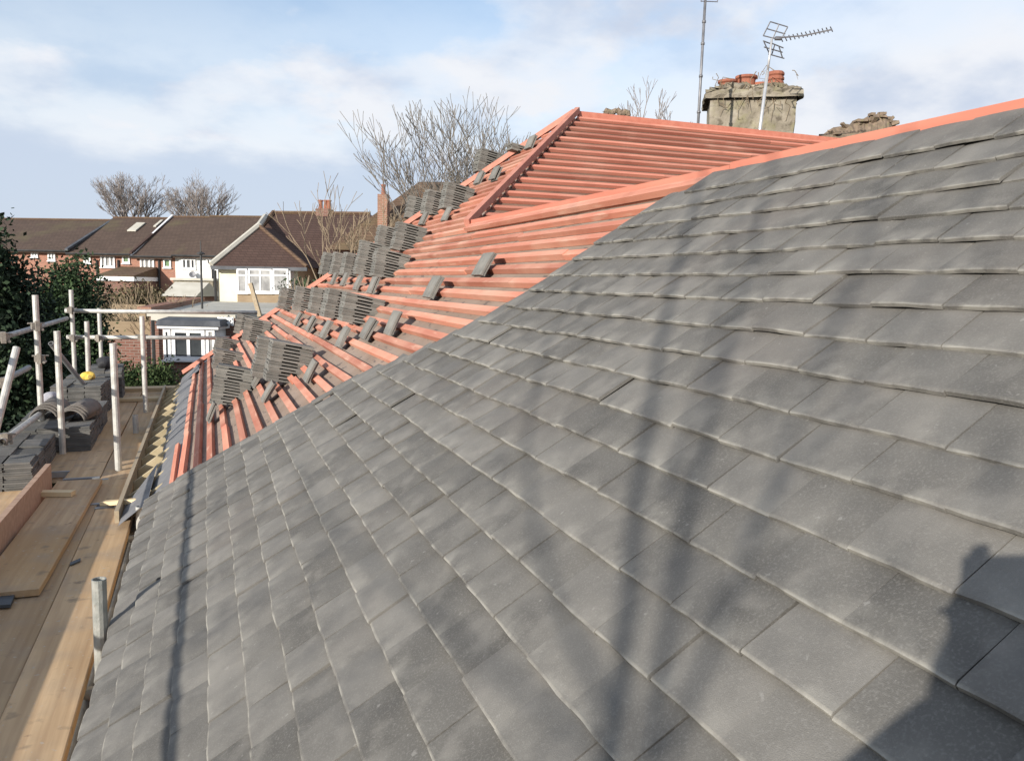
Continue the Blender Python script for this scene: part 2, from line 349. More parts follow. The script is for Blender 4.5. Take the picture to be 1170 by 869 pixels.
# laid tiles
EDGE = [(4.62, -.36), (4.80, -.19), (4.29, .25), (3.91, .64), (3.43, .87), (3.04, 1.2), (2.92, 1.53), (2.89, 1.67), (2.7, 1.78), (1.43, 1.85), (-3, 1.86)]
EDGE = [(4.86, -.40), (4.80, -.19), (4.33, .25), (3.93, .64), (3.46, .87), (3.06, 1.2), (2.95, 1.53), (2.89, 1.67), (2.66, 1.77), (1.9, 1.81), (-3, 1.84)]
def edge_s(t):
    for (s0, t0), (s1, t1) in zip(EDGE, EDGE[1:]):
        if t0 <= t <= t1: return s0 + (s1 - s0) * (t - t0) / (t1 - t0)
    return EDGE[0][0] if t < EDGE[0][1] else EDGE[-1][0]
tl = MB(); GS = .1043; TW = .165; TH = .0082
def laid_tile(mb, s0, s1, tb, vlen, rr, lift=0.0):
    """tile from s0..s1 along the course, tail at horizontal offset tb, running vlen upslope"""
    nx, ny = 5, 4; a = rr.random()
    tilt = rr.gauss(0, .0012); bump_ = 1 + .35 * max(0, min(1, (s0 - .9) / 1.3)) * max(0, min(1, (1.5 - tb) / .5)); roll = rr.gauss(0, .0032 * bump_); roll = max(-.0055, min(.0055, roll)); tilt = max(-.002, min(.002, tilt * bump_)); lf = max(-.001, rr.gauss(0.0005, .0009)) + lift; camb = rr.uniform(.0015, .0045) * (1 + 2.2 * max(0, min(1, (s0 - .9) / 1.3)) * max(0, min(1, (1.3 - tb) / .5))); skew = rr.gauss(0, .0015)
    top = []; tailj = [rr.uniform(-.0012, .0012) for _ in range(nx)]
    for j in range(ny):
        fv = j / (ny - 1); v = fv * vlen
        row = []
        for i in range(nx):
            fu = i / (nx - 1); s = s0 + (s1 - s0) * fu + skew * fv
            h = lf + roll * (fu - .5) + tilt * (1 - fv) * 1.5 - camb * (fv * 1.6 - .1) ** 2 * 0.5 - .088 * v - camb * (2 * fu - 1) ** 2 * .6
            if j == 0: h -= .0012
            h = max(h, -.0235 + .0 * v)
            p = RP(s, tb + (v + (tailj[i] if j == 0 else 0)) * COSR, h + .004)
            k = mb.vert(p); row.append(k)
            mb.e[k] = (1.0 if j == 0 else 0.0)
        top.append(row)
        if j == 0:                                  # a thin chamfer row just behind the arris
            row2 = []
            for i in range(nx):
                fu = i / (nx - 1); s = s0 + (s1 - s0) * fu
                h = lf + roll * (fu - .5) + tilt * 1.5 - camb * (2 * fu - 1) ** 2 * .35 - .088 * .005
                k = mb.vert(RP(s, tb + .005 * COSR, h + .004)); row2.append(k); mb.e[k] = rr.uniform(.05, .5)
            top.append(row2)
    bot = []
    for i in range(nx):
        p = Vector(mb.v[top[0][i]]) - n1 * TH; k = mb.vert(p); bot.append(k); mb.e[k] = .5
    for r0, r1 in zip(top, top[1:]):
        for i in range(nx - 1): mb.face((r0[i], r0[i + 1], r1[i + 1], r1[i]), a)
    for i in range(nx - 1): mb.face((bot[i], bot[i + 1], top[0][i + 1], top[0][i]), a)
    for side in (0, nx - 1):
        col = [r[side] for r in top]; lo = [mb.vert(Vector(mb.v[q]) - n1 * TH) for q in col]
        for q in range(len(col) - 1):
            f = (lo[q], col[q], col[q + 1], lo[q + 1]); mb.face(f if side == 0 else f[::-1], a)
rr = random.Random(21)
nc = 0; tb = -.352
rows = []
while tb < 1.83:
    s_end = edge_s(tb + .04); off = (nc % 2) * TW / 2 + rr.uniform(-.006, .006)
    kk = math.floor((s_end - off) / TW)
    vl = .152
    if tb + vl * COSR > t_r - .0: vl = (t_r - tb) / COSR - .004
    if vl > .03:
        i = kk
        s1_ = s_end
        while True:
            a0 = off + i * TW; a1 = min(a0 + TW, s_end)
            if a1 < -.9: break
            if a1 - a0 > .025: laid_tile(tl, a0 + rr.uniform(.0008, .002), a1 - rr.uniform(.0008, .002), tb + rr.uniform(-.002, .002), vl, rr)
            i -= 1
    nc += 1; tb += GA
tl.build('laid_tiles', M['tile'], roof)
# the stretch of tiles further behind is plain, it lies behind the viewer
bk = MB(); bk.quad([RP(S0, -.352, -.02), RP(-.9, -.352, -.02), RP(-.9, t_r, -.02), RP(S0, t_r, -.02)]); bk.build('laid_tiles', M['tile'], roof)

# eaves: membrane, felt support, rafter tails, fascia, gutter lath
me_ = MB(); rr = random.Random(3)
nS = 40; prev = None
for i in range(nS + 1):
    s = 4.3 + (10.95 - 4.3) * i / nS
    wv = .005 * math.sin(s * 4.1 + 2 * math.sin(s * 1.7)) + .002 * math.sin(s * 9.7 + 3 * math.sin(s))
    edge = -.385 + .014 * math.sin(s * 3.1) + .01 * math.sin(s * 9.3)
    q = [RP(s, -.19, hu + .006), RP(s, -.26, hu + .010 + abs(wv)), RP(s, -.33, hu + .008 + wv), RP(s, edge, hu - .004 + wv * 1.5)]
    idx = [me_.vert(x) for x in q]
    if prev:
        for a_, b_ in zip(range(3), range(1, 4)): me_.face((prev[a_], prev[b_], idx[b_], idx[a_]))
    prev = idx
me_.build('membrane', M['membrane'], roof, smooth=True)
# curled end flap of the membrane at the far corner
fl = MB(); pts = []
for i in range(7):
    f = i / 6; s = 10.2 + .75 * f
    pts.append((RP(s, -.36 + .02 * f, hu + .012 + .01 * f), RP(s, -.12 + .04 * f, hu + .03 + .035 * math.sin(f * 3))))
for q0, q1 in zip(pts, pts[1:]): fl.quad([q0[0], q1[0], q1[1], q0[1]])
fl.build('membrane', M['membrane'], roof, smooth=True)
s = 5.25
while s < 10.9:
    mb = MB(); zc = RA * -.3 + RB - .085
    p = [PW(s - .022, -.12, RA * -.12 + RB - .17), PW(s + .022, -.12, RA * -.12 + RB - .17), PW(s + .022, -.505, zc - .20), PW(s - .022, -.505, zc - .20),
         PW(s - .022, -.12, RA * -.12 + RB - .075), PW(s + .022, -.12, RA * -.12 + RB - .075), PW(s + .022, -.505, RA * -.505 + RB - .085 + .03), PW(s - .022, -.505, RA * -.505 + RB - .085 + .03)]
    mb.hexa(p, rr.random()); mb.build('rafter_tail', M['tail'], roof)
    s += .385
bar('fascia_board', PW(5.05, -.52, -1.49), PW(10.95, -.52, -1.49), .024, .14, M['fascia'])
bar('soffit_board', PW(5.05, -.34, -1.5), PW(10.95, -.34, -1.5), .33, .012, M['fascia'])
bar('fascia_board', PW(S0, -.33, -1.46), PW(5.0, -.33, -1.46), .024, .13, M['fascia'])
g = MB(); g.quad([PW(4.9, -.50, -1.398), PW(5.32, -.50, -1.398), PW(5.95, -.345, -1.274), PW(4.9, -.345, -1.274)]); g.build('felt_support_tray', M['membrane'], roof)
bar('wall_plate', PW(5.0, -.21, -1.40), PW(10.9, -.21, -1.40), .1, .1, M['tail'])

# ------------------------------------------------------------------ loose tiles: stacks and props
TL_, TWD, TTH = .265, .165, .012
def tile_mesh(name, length=TL_, width=TWD):
    """x = width, y = length, resting on z = 0 .. nibs"""
    mb = MB(); nx, ny = 4, 5; th = TTH; z0 = .009
    g = {}
    for side in (0, 1):
        for j in range(ny + 1):
            for i in range(nx + 1):
                x = (i / nx - .5) * width; y = (j / ny) * length; cam = .002 * (1 - (2 * j / ny - 1) ** 2) + .0012 * (1 - (2 * i / nx - 1) ** 2)
                g[side, i, j] = mb.vert((x, y, z0 + cam + side * th))
    for j in range(ny):
        for i in range(nx):
            mb.face((g[1, i, j], g[1, i + 1, j], g[1, i + 1, j + 1], g[1, i, j + 1])); mb.face((g[0, i, j], g[0, i, j + 1], g[0, i + 1, j + 1], g[0, i + 1, j]))
    for i in range(nx):
        mb.face((g[0, i, 0], g[0, i + 1, 0], g[1, i + 1, 0], g[1, i, 0])); mb.face((g[0, i + 1, ny], g[0, i, ny], g[1, i, ny], g[1, i + 1, ny]))
    for j in range(ny):
        mb.face((g[0, 0, j + 1], g[0, 0, j], g[1, 0, j], g[1, 0, j + 1])); mb.face((g[0, nx, j], g[0, nx, j + 1], g[1, nx, j + 1], g[1, nx, j]))
    if length < .2: return mb
    for (x0, x1) in ((-.078, -.02), (.02, .078)): mb.bx(x0, x1, length - .082, length - .004, 0, .0115)
    mb.bx(-width / 2 + .002, width / 2 - .002, .002, .075, .002, .0118)
    mb.bx(-.012, .012, .076, length - .08, .001, .0112)
    return mb
tmeshes = []
for i in range(5):
    mb = tile_mesh('t'); v_ = .1 + .2 * i; mb.a = [v_] * len(mb.f); tmeshes.append(mb.mesh('roof_tile', M['loose']))
short_meshes = []
for i in range(3):
    mb = tile_mesh('t', .135); v_ = .5 + .2 * i; mb.a = [v_] * len(mb.f); short_meshes.append(mb.mesh('prop_tile', M['loose']))
def put_tile(me, mw, label, group, name='roof_tile'):
    o = bpy.data.objects.new(name, me); C.objects.link(o); o.matrix_world = mw
    return tag(o, label, 'roof tile', group)
ORD = ['bottom', 'second', 'third', 'fourth', 'fifth', 'sixth', 'seventh', 'eighth', 'ninth', 'tenth', 'eleventh', 'twelfth', 'thirteenth', 'fourteenth', 'fifteenth', 'sixteenth']
# (u, v) of the lower near corner, height in px, description of the stack
STK = [
 (389, 367, 36, 'the nearest stack of the middle row'),
 (369, 362, 33, 'the second nearest stack of the middle row'),
 (353, 357, 30, 'the third nearest stack of the middle row'),
 (334, 354, 29, 'the fourth nearest stack of the middle row'),
 (317, 352, 25, 'the far end stack of the middle row'),
 (426, 315, 34, 'the stack just right of the tallest stack'),
 (406, 313, 48, 'the tallest stack'),
 (391, 313, 25, 'the low stack just behind the tallest stack'),
 (378, 313, 25, 'the second low stack behind the tallest stack'),
 (366, 313, 25, 'the far end stack in the row of the tallest stack'),
 (449, 284, 31, 'the nearer of two stacks just above the tallest stack'),
 (430, 281, 26, 'the farther of two stacks just above the tallest stack'),
 (506, 237, 30, 'the nearest of three stacks below the hip foot'),
 (484, 243, 29, 'the middle of three stacks below the hip foot'),
 (464, 248, 26, 'the farthest of three stacks below the hip foot'),
 (545, 195, 27, 'the high stack against the bare tree, near the hip'),
 (584, 170, 9, 'the topmost tiny stack near the roof apex'),
 (302, 435, 47, 'the large near stack of the lower row'),
 (287, 430, 44, 'the narrow stack left of the large lower stack'),
 (276, 388, 26, 'the stack behind the large lower stack'),
 (267, 380, 21, 'the farthest stack of the lower row'),
 (240, 461, 43, 'the nearest stack beside the grey eaves membrane'),
 (242, 421, 22, 'the middle stack beside the grey eaves membrane'),
 (243, 404, 18, 'the farthest stack below the white bay window'),
]
rr = random.Random(8); ntile = 0
TILT = R_(-12)                                            # the beds fall towards the ridge side
for (u, v, hp, desc) in STK:
    dz = .065
    s, t, z = on_roof(u, v, dz)
    n = max(3, round(hp / (F * .0225 / s)))
    n = min(n, 14)
    yaw = R_(-90) + rr.gauss(0, .05)
    for k in range(n):
        tl_ = TILT + rr.gauss(0, .005)
        # local y (length) -> +t (world X), local x (width) -> along s
        bz = Matrix.Rotation(yaw + rr.gauss(0, .014), 4, 'Z')
        flip = Matrix.Rotation(PI, 4, 'Z') @ Matrix.Translation((0, -TL_, 0)) if k % 2 else Matrix.Identity(4)
        up_ = Vector((-math.sin(TILT), 0, math.cos(TILT)))
        base = W(s + TWD / 2, t, z) + up_ * (.0222 * k) + Vector((rr.gauss(0, .0035), rr.gauss(0, .004), 0))
        mw = Matrix.Translation(base) @ Matrix.Rotation(-tl_, 4, 'Y') @ bz @ flip
        lab = ('topmost tile of ' if k == n - 1 else ORD[k] + (' tile up in ' if k else ' tile of ')) + desc
        put_tile(rr.choice(tmeshes), mw, lab, 'loose grey tiles stacked on the battens'); ntile += 1
PROP = [(415, 388, 'under the nearest stack of the middle row, right side'), (387, 396, 'under the nearest stack of the middle row, left side'), (368, 386, 'under the second stack of the middle row'), (351, 379, 'under the third stack of the middle row'), (337, 372, 'under the fourth stack of the middle row'),
        (423, 336, 'under the nearest stack of the upper middle row'), (406, 331, 'under the tallest stack'), (391, 327, 'under the low stack behind the tallest one'), (379, 325, 'under the second low stack behind the tallest one'),
        (444, 381, 'alone just right of the middle row'), (489, 341, 'alone on the battens, middle of three loners'), (546, 316, 'alone on the battens nearest the ridge boards'),
        (481, 257, 'under the middle of three stacks below the hip foot'), (507, 252, 'under the nearest of three stacks below the hip foot'), (545, 211, 'under the high stack near the hip'), (563, 206, 'just right of the high stack near the hip'), (604, 171, 'below the roof apex beside the hip batten'),
        (349, 436, 'right of the large near stack of the lower row'), (301, 458, 'below the large near stack of the lower row'), (289, 441, 'below the narrow stack of the lower row'), (238, 482, 'below the lowest near stack by the membrane')]
for (u, v, desc) in PROP:
    s, t, z = on_roof(u, v, -.03)
    th = R_(64) + rr.gauss(0, .05)
    for q in range(2):
        # local y -> up and slightly towards +t ; local z (face) -> towards -t
        m3 = Matrix.Rotation(-th, 4, 'Y') @ Matrix.Rotation(R_(-90) + rr.gauss(0, .03), 4, 'Z')
        nf = Vector((-math.sin(th), 0, math.cos(th)))
        base = W(s, t, z) + nf * (.0145 * q - .02) + Vector((rr.gauss(0, .002), rr.gauss(0, .004), rr.gauss(0, .004)))
        mw = Matrix.Translation(base) @ m3
        put_tile(rr.choice(short_meshes), mw, ('front' if q else 'back') + ' short prop tile ' + desc, 'short grey prop tiles under the stacks', 'prop_tile')

# ------------------------------------------------------------------ SCAFFOLD
ZP = -1.42                                                # top of the boards
scaf = empty('scaffold', W(6, -1.0, -H0))
tag(scaf, 'galvanised tube scaffold with guard rails and boarded lift along the eaves on the left', 'scaffold')
isc = Matrix.Translation(-W(6, -1.0, -H0))
def sc_tube(name, pts, r=.0242, m='steel', n=12, hollow=False):
    mb = MB(); mb.tube([isc @ W(*p) for p in pts], r, n, cap=not hollow)
    if hollow:
        a, b = isc @ W(*pts[0]), isc @ W(*pts[1]); mb.tube([b, a], r - .004, n, cap=False)
        ra = [];  d = (b - a).normalized(); x = d.orthogonal().normalized(); y = d.cross(x)
        for rad in (r, r - .004): ra.append([mb.vert(b + (x * math.cos(2 * PI * k / n) + y * math.sin(2 * PI * k / n)) * rad) for k in range(n)])
        for k in range(n): mb.face((ra[0][k], ra[0][(k + 1) % n], ra[1][(k + 1) % n], ra[1][k]))
    return mb.build(name, M[m], scaf, smooth=False if hollow else True)
def coupler(p, big=1.0, yaw=0.0):
    mb = MB(); c = isc @ W(*p)
    mz = Matrix.Rotation(yaw, 3, 'Z')
    mb.box(c, (.085 * big, .06 * big, .062 * big), mz); mb.box(c + mz @ Vector((.0, -.045 * big, 0)), (.03, .045, .085), mz)
    mb.tube([c + mz @ Vector((-.06, .02, .02)), c + mz @ Vector((.065, .02, .02))], .008, 6); mb.tube([c + mz @ Vector((.035, -.06, -.03)), c + mz @ Vector((.035, .05, -.03))], .011, 6)
    mb.build('coupler', M['coupler'], scaf)
def post(u0, v0, u1, v1, dist_t=None, s=None, zfoot=-H0, hollow=True, name='standard', m='steel'):
    """upright through the pixel of its top; given distance s along the eaves"""
    r0 = ray(u0, v0); k = s / r0[0]; top = (s, r0[1] * k, r0[2] * k)
    r1 = ray(u1, v1); k1 = s / r1[0]; lo = (s, r1[1] * k1, r1[2] * k1)
    d = [lo[i] - top[i] for i in range(3)]; f = (zfoot - top[2]) / d[2]
    ft = (top[0] + d[0] * f, top[1] + d[1] * min(f, 1.6), zfoot)
    sc_tube(name, [ft, top], hollow=hollow, m=m); return top, ft
TR = -1.52
tpPc, _ = post(65, 378, 72, 515, s=7.2)
tpPf, _ = post(129, 392, 137, 540, s=6.45)
tpPd, _ = post(99, 367, 101, 460, s=9.6)
tpPg, _ = post(162, 361, 168, 470, s=9.2)
tpPe, _ = post(113, 352, 117, 425, s=11.6)
tpPa, _ = post(40, 337, 47, 458, s=7.75)
tpPb, _ = post(81, 331, 86, 428, s=10.6)
post(113, 661, 113, 770, s=3.06, m='steeln')
post(160, 578, 160.5, 595, s=4.95)
post(154.5, 474, 157, 495, s=8.0)
post(1, 0, 1, 50, s=40) if False else None
# outer guard rails, parallel with the eaves
sc_tube('guard_rail', [(-2.2, -1.53, -.50), (10.6, -1.53, -.50)], m='steeld')
sc_tube('guard_rail', [(-2.2, -1.53, -.85), (8.35, -1.53, -.84)], m='steeld')
sc_tube('ledger', [(-2.2, -1.62, -1.50), (11.5, -1.62, -1.50)], m='steeld')
sc_tube('ledger', [(-2.2, -.45, -1.53), (11.5, -.45, -1.53)], m='steeld')
# end guard rails across the far end
r_ = at_g(75, 355, 10.2)
for (ua, va, ub, vb, sx) in ((74, 355, 294, 357, 10.66), (76, 385, 262, 386, 10.66)):
    ra_, rb_ = ray(ua, va), ray(ub, vb); ka, kb = sx / ra_[0], sx / rb_[0]
    sc_tube('guard_rail', [(sx, ra_[1] * ka, ra_[2] * ka), (sx, rb_[1] * kb, rb_[2] * kb)])
# raking tube at the near left and an upright brace standing by the far stacks
def two(ua, va, ub, vb, g0, g1, m='steel', r=.0242, name='brace'):
    sc_tube(name, [at_g(ua, va, g0), at_g(ub, vb, g1)], m=m, r=r, hollow=True)
two(-12, 520, 19, 397, 5.2, 5.6)
two(2, 505, 60, 462, 5.4, 7.3, m='steel')
two(100, 445, 58, 392, 8.2, 7.6, m='steeld')
for u, v, sx in ((81, 354, 10.6), (84, 386, 10.6), (42, 372, 7.75), (46, 409, 7.75), (113, 386, 10.66), (162, 385, 9.3)):
    r0 = ray(u, v); k = sx / r0[0]; coupler((sx - .02, r0[1] * k, r0[2] * k), .9, rr.uniform(-.4, .4))
g0 = at_g(3, 385, 5.9); coupler(g0, 1.0, .3); g0 = at_g(4, 437, 5.7); coupler(g0, 1.1, .2); g0 = at_g(6, 500, 5.5); coupler(g0, 1.0, .2)
# transoms under the boards
for s in (1.2, 3.1, 4.95, 6.6, 8.1, 9.6, 11.1): sc_tube('transom', [(s, -.33, ZP - .075), (s, -1.75, ZP - .075)], m='steel')

# boards
def board(label, s0, s1, t0, t1, z=ZP, th=.038, m='board', yaw=0.0, name='scaffold_board', group='scaffold boards of the platform', warp=.002, cat='scaffold board'):
    c = W((s0 + s1) / 2, (t0 + t1) / 2, z - th / 2); o_ = empty(name, c, yaw) if False else None
    mb = MB(); nx = 9; wx = (t1 - t0) / 2; ly = (s1 - s0) / 2; rw = random.Random(int(s0 * 100 + t0 * 1000 + z * 77))
    rows = []
    for i in range(nx):
        y = -ly + 2 * ly * i / (nx - 1); dz = rw.gauss(0, warp); e0 = rw.gauss(0, .0015); e1 = rw.gauss(0, .0015)
        rows.append([mb.vert(p) for p in ((-wx + e0, y, -th / 2 + dz), (wx + e1, y, -th / 2 + dz), (wx + e1, y, th / 2 + dz - .002), (wx + e1 - .004, y, th / 2 + dz), (-wx + e0 + .004, y, th / 2 + dz), (-wx + e0, y, th / 2 + dz - .002))])
    a = rw.random()
    for r0, r1 in zip(rows, rows[1:]):
        for k in range(6): mb.face((r0[k], r0[(k + 1) % 6], r1[(k + 1) % 6], r1[k]), a)
    mb.face(rows[0][::-1], a); mb.face(rows[-1], a)
    o = mb.build(name, M[m]); o.location = c; o.rotation_euler = (0, 0, yaw)
    if name == 'scaffold_board' and group:
        for e in (-1, 1):
            eb = MB(); eb.bx(-wx - .002, wx + .002, min(e * ly, e * (ly - .028)), max(e * ly, e * (ly - .028)), th / 2 - .001, th / 2 + .004); eb.bx(-wx - .002, wx + .002, min(e * ly, e * (ly + .003)), max(e * ly, e * (ly + .003)), -th / 2, th / 2 + .004); eb.build('end_band', M['steeld'], o)
    return tag(o, label, cat, group)
BW = .222
def bt_(i): return -.425 - i * .2285
y1 = R_(.45)
board('sunlit scaffold board at the inner edge of the platform, nearest the eaves, in the foreground', -1.2, 5.42, bt_(1) + .006, bt_(0), yaw=y1)
board('long scaffold board second from the eaves, running out of the bottom of the photo', -1.2, 6.2, bt_(2) + .004, bt_(1), yaw=y1, z=ZP - .001)
board('scaffold board third from the eaves in the near left foreground', -1.2, 4.9, bt_(3) + .004, bt_(2), yaw=y1, z=ZP - .002)
board('scaffold board fourth from the eaves at the left edge of the photo', -1.2, 6.4, bt_(4) + .004, bt_(3), yaw=y1)
board('outermost near scaffold board below the guard rail', -1.2, 6.2, bt_(5) + .004, bt_(4), yaw=y1)
board('wide reddish board lying loose on top of the platform, beside the upright toe board', 3.95, 6.05, -.985, -.715, z=ZP + .036, th=.03, yaw=R_(-.6), group=None)
board('inner far scaffold board beside the rafter feet, beyond the cross batten', 5.50, 11.2, bt_(1) + .02 - .12, bt_(0) - .10, yaw=y1)
board('far scaffold board beside the tile packs, left of the long dark gap', 6.25, 11.2, bt_(2) - .11, bt_(1) - .11, yaw=y1)
board('far scaffold board under the right side of the tile packs', 6.5, 11.2, bt_(3) - .11, bt_(2) - .105, yaw=y1)
board('far scaffold board under the middle of the tile packs', 6.5, 11.2, bt_(4) - .11, bt_(3) - .105, yaw=y1)
board('far outermost scaffold board under the tile packs', 6.3, 11.2, bt_(5) - .07, bt_(4) - .105, yaw=y1)
# cross boards at the far end
def cbox(name, label, cat, p0, p1, w, h, m, group=None, z=0):
    a, b = W(*p0), W(*p1); d = b - a; L = d.length; rz = math.atan2(d.y, d.x)
    mb = MB(); mb.bx(0, L, -w / 2, w / 2, 0, h, .5); o = mb.build(name, M[m]); o.location = a; o.rotation_euler = (0, -math.asin(d.z / L), rz)
    return tag(o, label, cat, group)
cbox('scaffold_board', 'nearer cross board at the far end of the platform', 'scaffold board', (10.1, -1.1, ZP + .003), (10.1, -.5, ZP + .003), .2, .036, 'boardx')
cbox('scaffold_board', 'farther and higher cross board closing the far end of the platform', 'scaffold board', (11.0, -1.75, ZP + .003), (11.0, -.35, ZP + .003), .22, .04, 'boardx')
cbox('timber_batten', 'pale timber batten lying across the platform by the upright toe board', 'timber', at_z(33, 566, ZP + .04), at_z(84, 566, ZP + .04), .06, .03, 'pale')
cbox('timber_batten', 'thin pale batten across the gap where the inner foreground board ends', 'timber', at_z(118, 577, ZP + .002), at_z(167, 573, -1.36), .05, .025, 'pale')
# toe board standing on edge
mb = MB(); p0 = at_z(-14, 625, ZP + .0); p1 = at_z(30, 605, ZP + .0)
a_, b_ = W(4.7, -1.04, ZP + .04), W(6.05, -1.03, ZP + .04)
cbox('toe_board', 'reddish toe board standing on edge at the left edge of the platform', 'toe board', (-1.2, -1.045, ZP + .003), (6.0, -1.015, ZP + .003), .032, .17, 'toe')
# slate offcuts
def flat_piece(label, quad, z, th, m, name, cat, group=None):
    pts = [W(*at_z(u, v, z)) for u, v in quad]; c = sum(pts, Vector()) / 4; mb = MB()
    mb.hexa([p - c - Vector((0, 0, th)) for p in pts] + [p - c for p in pts]); o = mb.build(name, M[m]); o.location = c
    return tag(o, label, cat, group)
flat_piece('dark slate-grey tile lying flat at the left edge, under the loose board end', [(-25, 657), (38, 657), (49, 640), (-15, 640)], ZP + .032, .014, 'slate', 'loose_tile', 'roof tile')
flat_piece('small dark tile offcut near the left edge, below the other dark tile', [(-30, 693), (12, 690), (19, 674), (-25, 674)], ZP + .02, .014, 'slate', 'loose_tile', 'roof tile')
flat_piece('tiny dark splinter lying in the middle of the near boards', [(80, 645), (92, 640), (92, 637), (80, 642)], ZP + .01, .006, 'slate', 'tile_chip', 'chip')

# tile packs on the platform
def pack(label, s0, s1, t0, t1, h, seed, yaw=0.0):
    r = random.Random(seed); c = W((s0 + s1) / 2, (t0 + t1) / 2, ZP); mb = MB()
    L, Wd = s1 - s0, t1 - t0; n = max(2, round(h / .0145)); cols = max(1, round(L / .272)); rows = max(1, round(Wd / .17))
    for ci in range(cols):
        for ri in range(rows):
            hh = n + r.choice((-1, 0, 0, 0)) ; y0 = -L / 2 + ci * L / cols; x0 = -Wd / 2 + ri * Wd / rows
            for k in range(hh):
                dx, dy = r.gauss(0, .0035), r.gauss(0, .004); z = k * .0145
                mb.hexa([(x0 + dx + a_, y0 + dy + b_, z + c_) for c_ in (0.0, .0128) for a_, b_ in ((.002, .003), (Wd / rows - .003, .003), (Wd / rows - .003, L / cols - .004), (.002, L / cols - .004))], r.random())
    o = mb.build('tile_pack', M['pack']); o.location = c; o.rotation_euler = (0, 0, yaw)
    return tag(o, label, 'tile pack', None)
pack('nearest low pack of dark grey tiles on the left edge of the platform', 6.0, 7.15, -1.47, -1.13, .19, 1, R_(2))
pack('broad pack of grey tiles carrying the two piles of arched ridge tiles', 7.25, 8.75, -1.50, -.93, .20, 2, R_(1))
pack('taller pack of grey tiles behind the arched ridge tiles', 8.9, 10.0, -1.45, -1.0, .33, 3, R_(-1))
pack('dark pack of tiles at the far end beside the black bag', 10.1, 10.85, -1.30, -.95, .36, 4, R_(3))
# half round ridge tiles, nested in threes
def ridge_mesh():
    mb = MB(); n = 12; L = .42
    prof = []
    for rad in (.115, .102):
        prof.append([(rad * math.cos(PI * (.06 + .88 * k / n)), rad * math.sin(PI * (.06 + .88 * k / n)) - .02) for k in range(n + 1)])
    g = {}
    for j in (0, 1):
        for w in (0, 1):
            for k in range(n + 1): g[j, w, k] = mb.vert((prof[w][k][0], -L / 2 + j * L, prof[w][k][1]))
    for k in range(n):
        mb.face((g[0, 0, k], g[0, 0, k + 1], g[1, 0, k + 1], g[1, 0, k])); mb.face((g[0, 1, k + 1], g[0, 1, k], g[1, 1, k], g[1, 1, k + 1]))
        mb.face((g[0, 1, k], g[0, 1, k + 1], g[0, 0, k + 1], g[0, 0, k])); mb.face((g[1, 0, k], g[1, 0, k + 1], g[1, 1, k + 1], g[1, 1, k]))
    for k in (0, n): mb.face((g[0, 0, k], g[1, 0, k], g[1, 1, k], g[0, 1, k]))
    return mb.mesh('ridge_tile', M['ridge'], True)
rme = ridge_mesh()
for (u, v, nm) in ((53, 478, 'left'), (88, 480, 'right')):
    s, t, z = at_z(u, v, ZP + .215)
    for k, w in enumerate(('lowest', 'middle', 'topmost')):
        o = bpy.data.objects.new('ridge_tile', rme); C.objects.link(o); o.location = W(s + .2 + .015 * k, t + .004 * k, ZP + .215 + .016 * k); o.rotation_euler = (0, 0, R_(-12 if nm == 'right' else -6) + .04 * k)
        tag(o, w + ' arched ridge tile in the ' + nm + ' pile on the broad tile pack', 'ridge tile', 'arched ridge tiles on the platform')
# bags
def blob(name, label, cat, c, d, m, seed, n=14, parts=None):
    r = random.Random(seed); mb = MB(); rings = []
    ph = [r.uniform(0, 6) for _ in range(6)]
    for j in range(n + 1):
        th = PI * j / n; row = []
        for i in range(2 * n):
            a = PI * i / n; k = 1 + .12 * math.sin(3 * a + ph[0] + 2 * th) + .09 * math.sin(5 * a + ph[1]) * math.sin(th * 3 + ph[2]) + .05 * math.sin(9 * a + ph[3] + 5 * th)
            z = math.cos(th); z = max(z, -.75)
            row.append(mb.vert((d[0] * math.sin(th) * math.cos(a) * k, d[1] * math.sin(th) * math.sin(a) * k, d[2] * (z + .75))))
        rings.append(row)
    for r0, r1 in zip(rings, rings[1:]):
        for i in range(2 * n): mb.face((r0[i], r1[i], r1[(i + 1) % (2 * n)], r0[(i + 1) % (2 * n)]))
    o = mb.build(name, M[m], smooth=True); o.location = c
    return tag(o, label, cat)
s, t, z = at_g(93, 432, 9.4); yb = blob('tool_bag', 'small yellow bag resting on the tall tile pack behind the white scaffold tubes', 'bag', W(9.45, -1.19, ZP + .332), (.07, .055, .05), 'yellow', 4)
blob('sack', 'black sack lying beside the yellow bag on the tile packs', 'sack', W(10.4, -1.12, ZP + .36), (.1, .12, .075), 'blackbag', 5)
blob('sack', 'pale rumpled sack at the outer edge of the tile packs, left of the yellow bag', 'sack', W(8.6, -1.40, ZP + .2), (.09, .1, .07), 'net', 6)

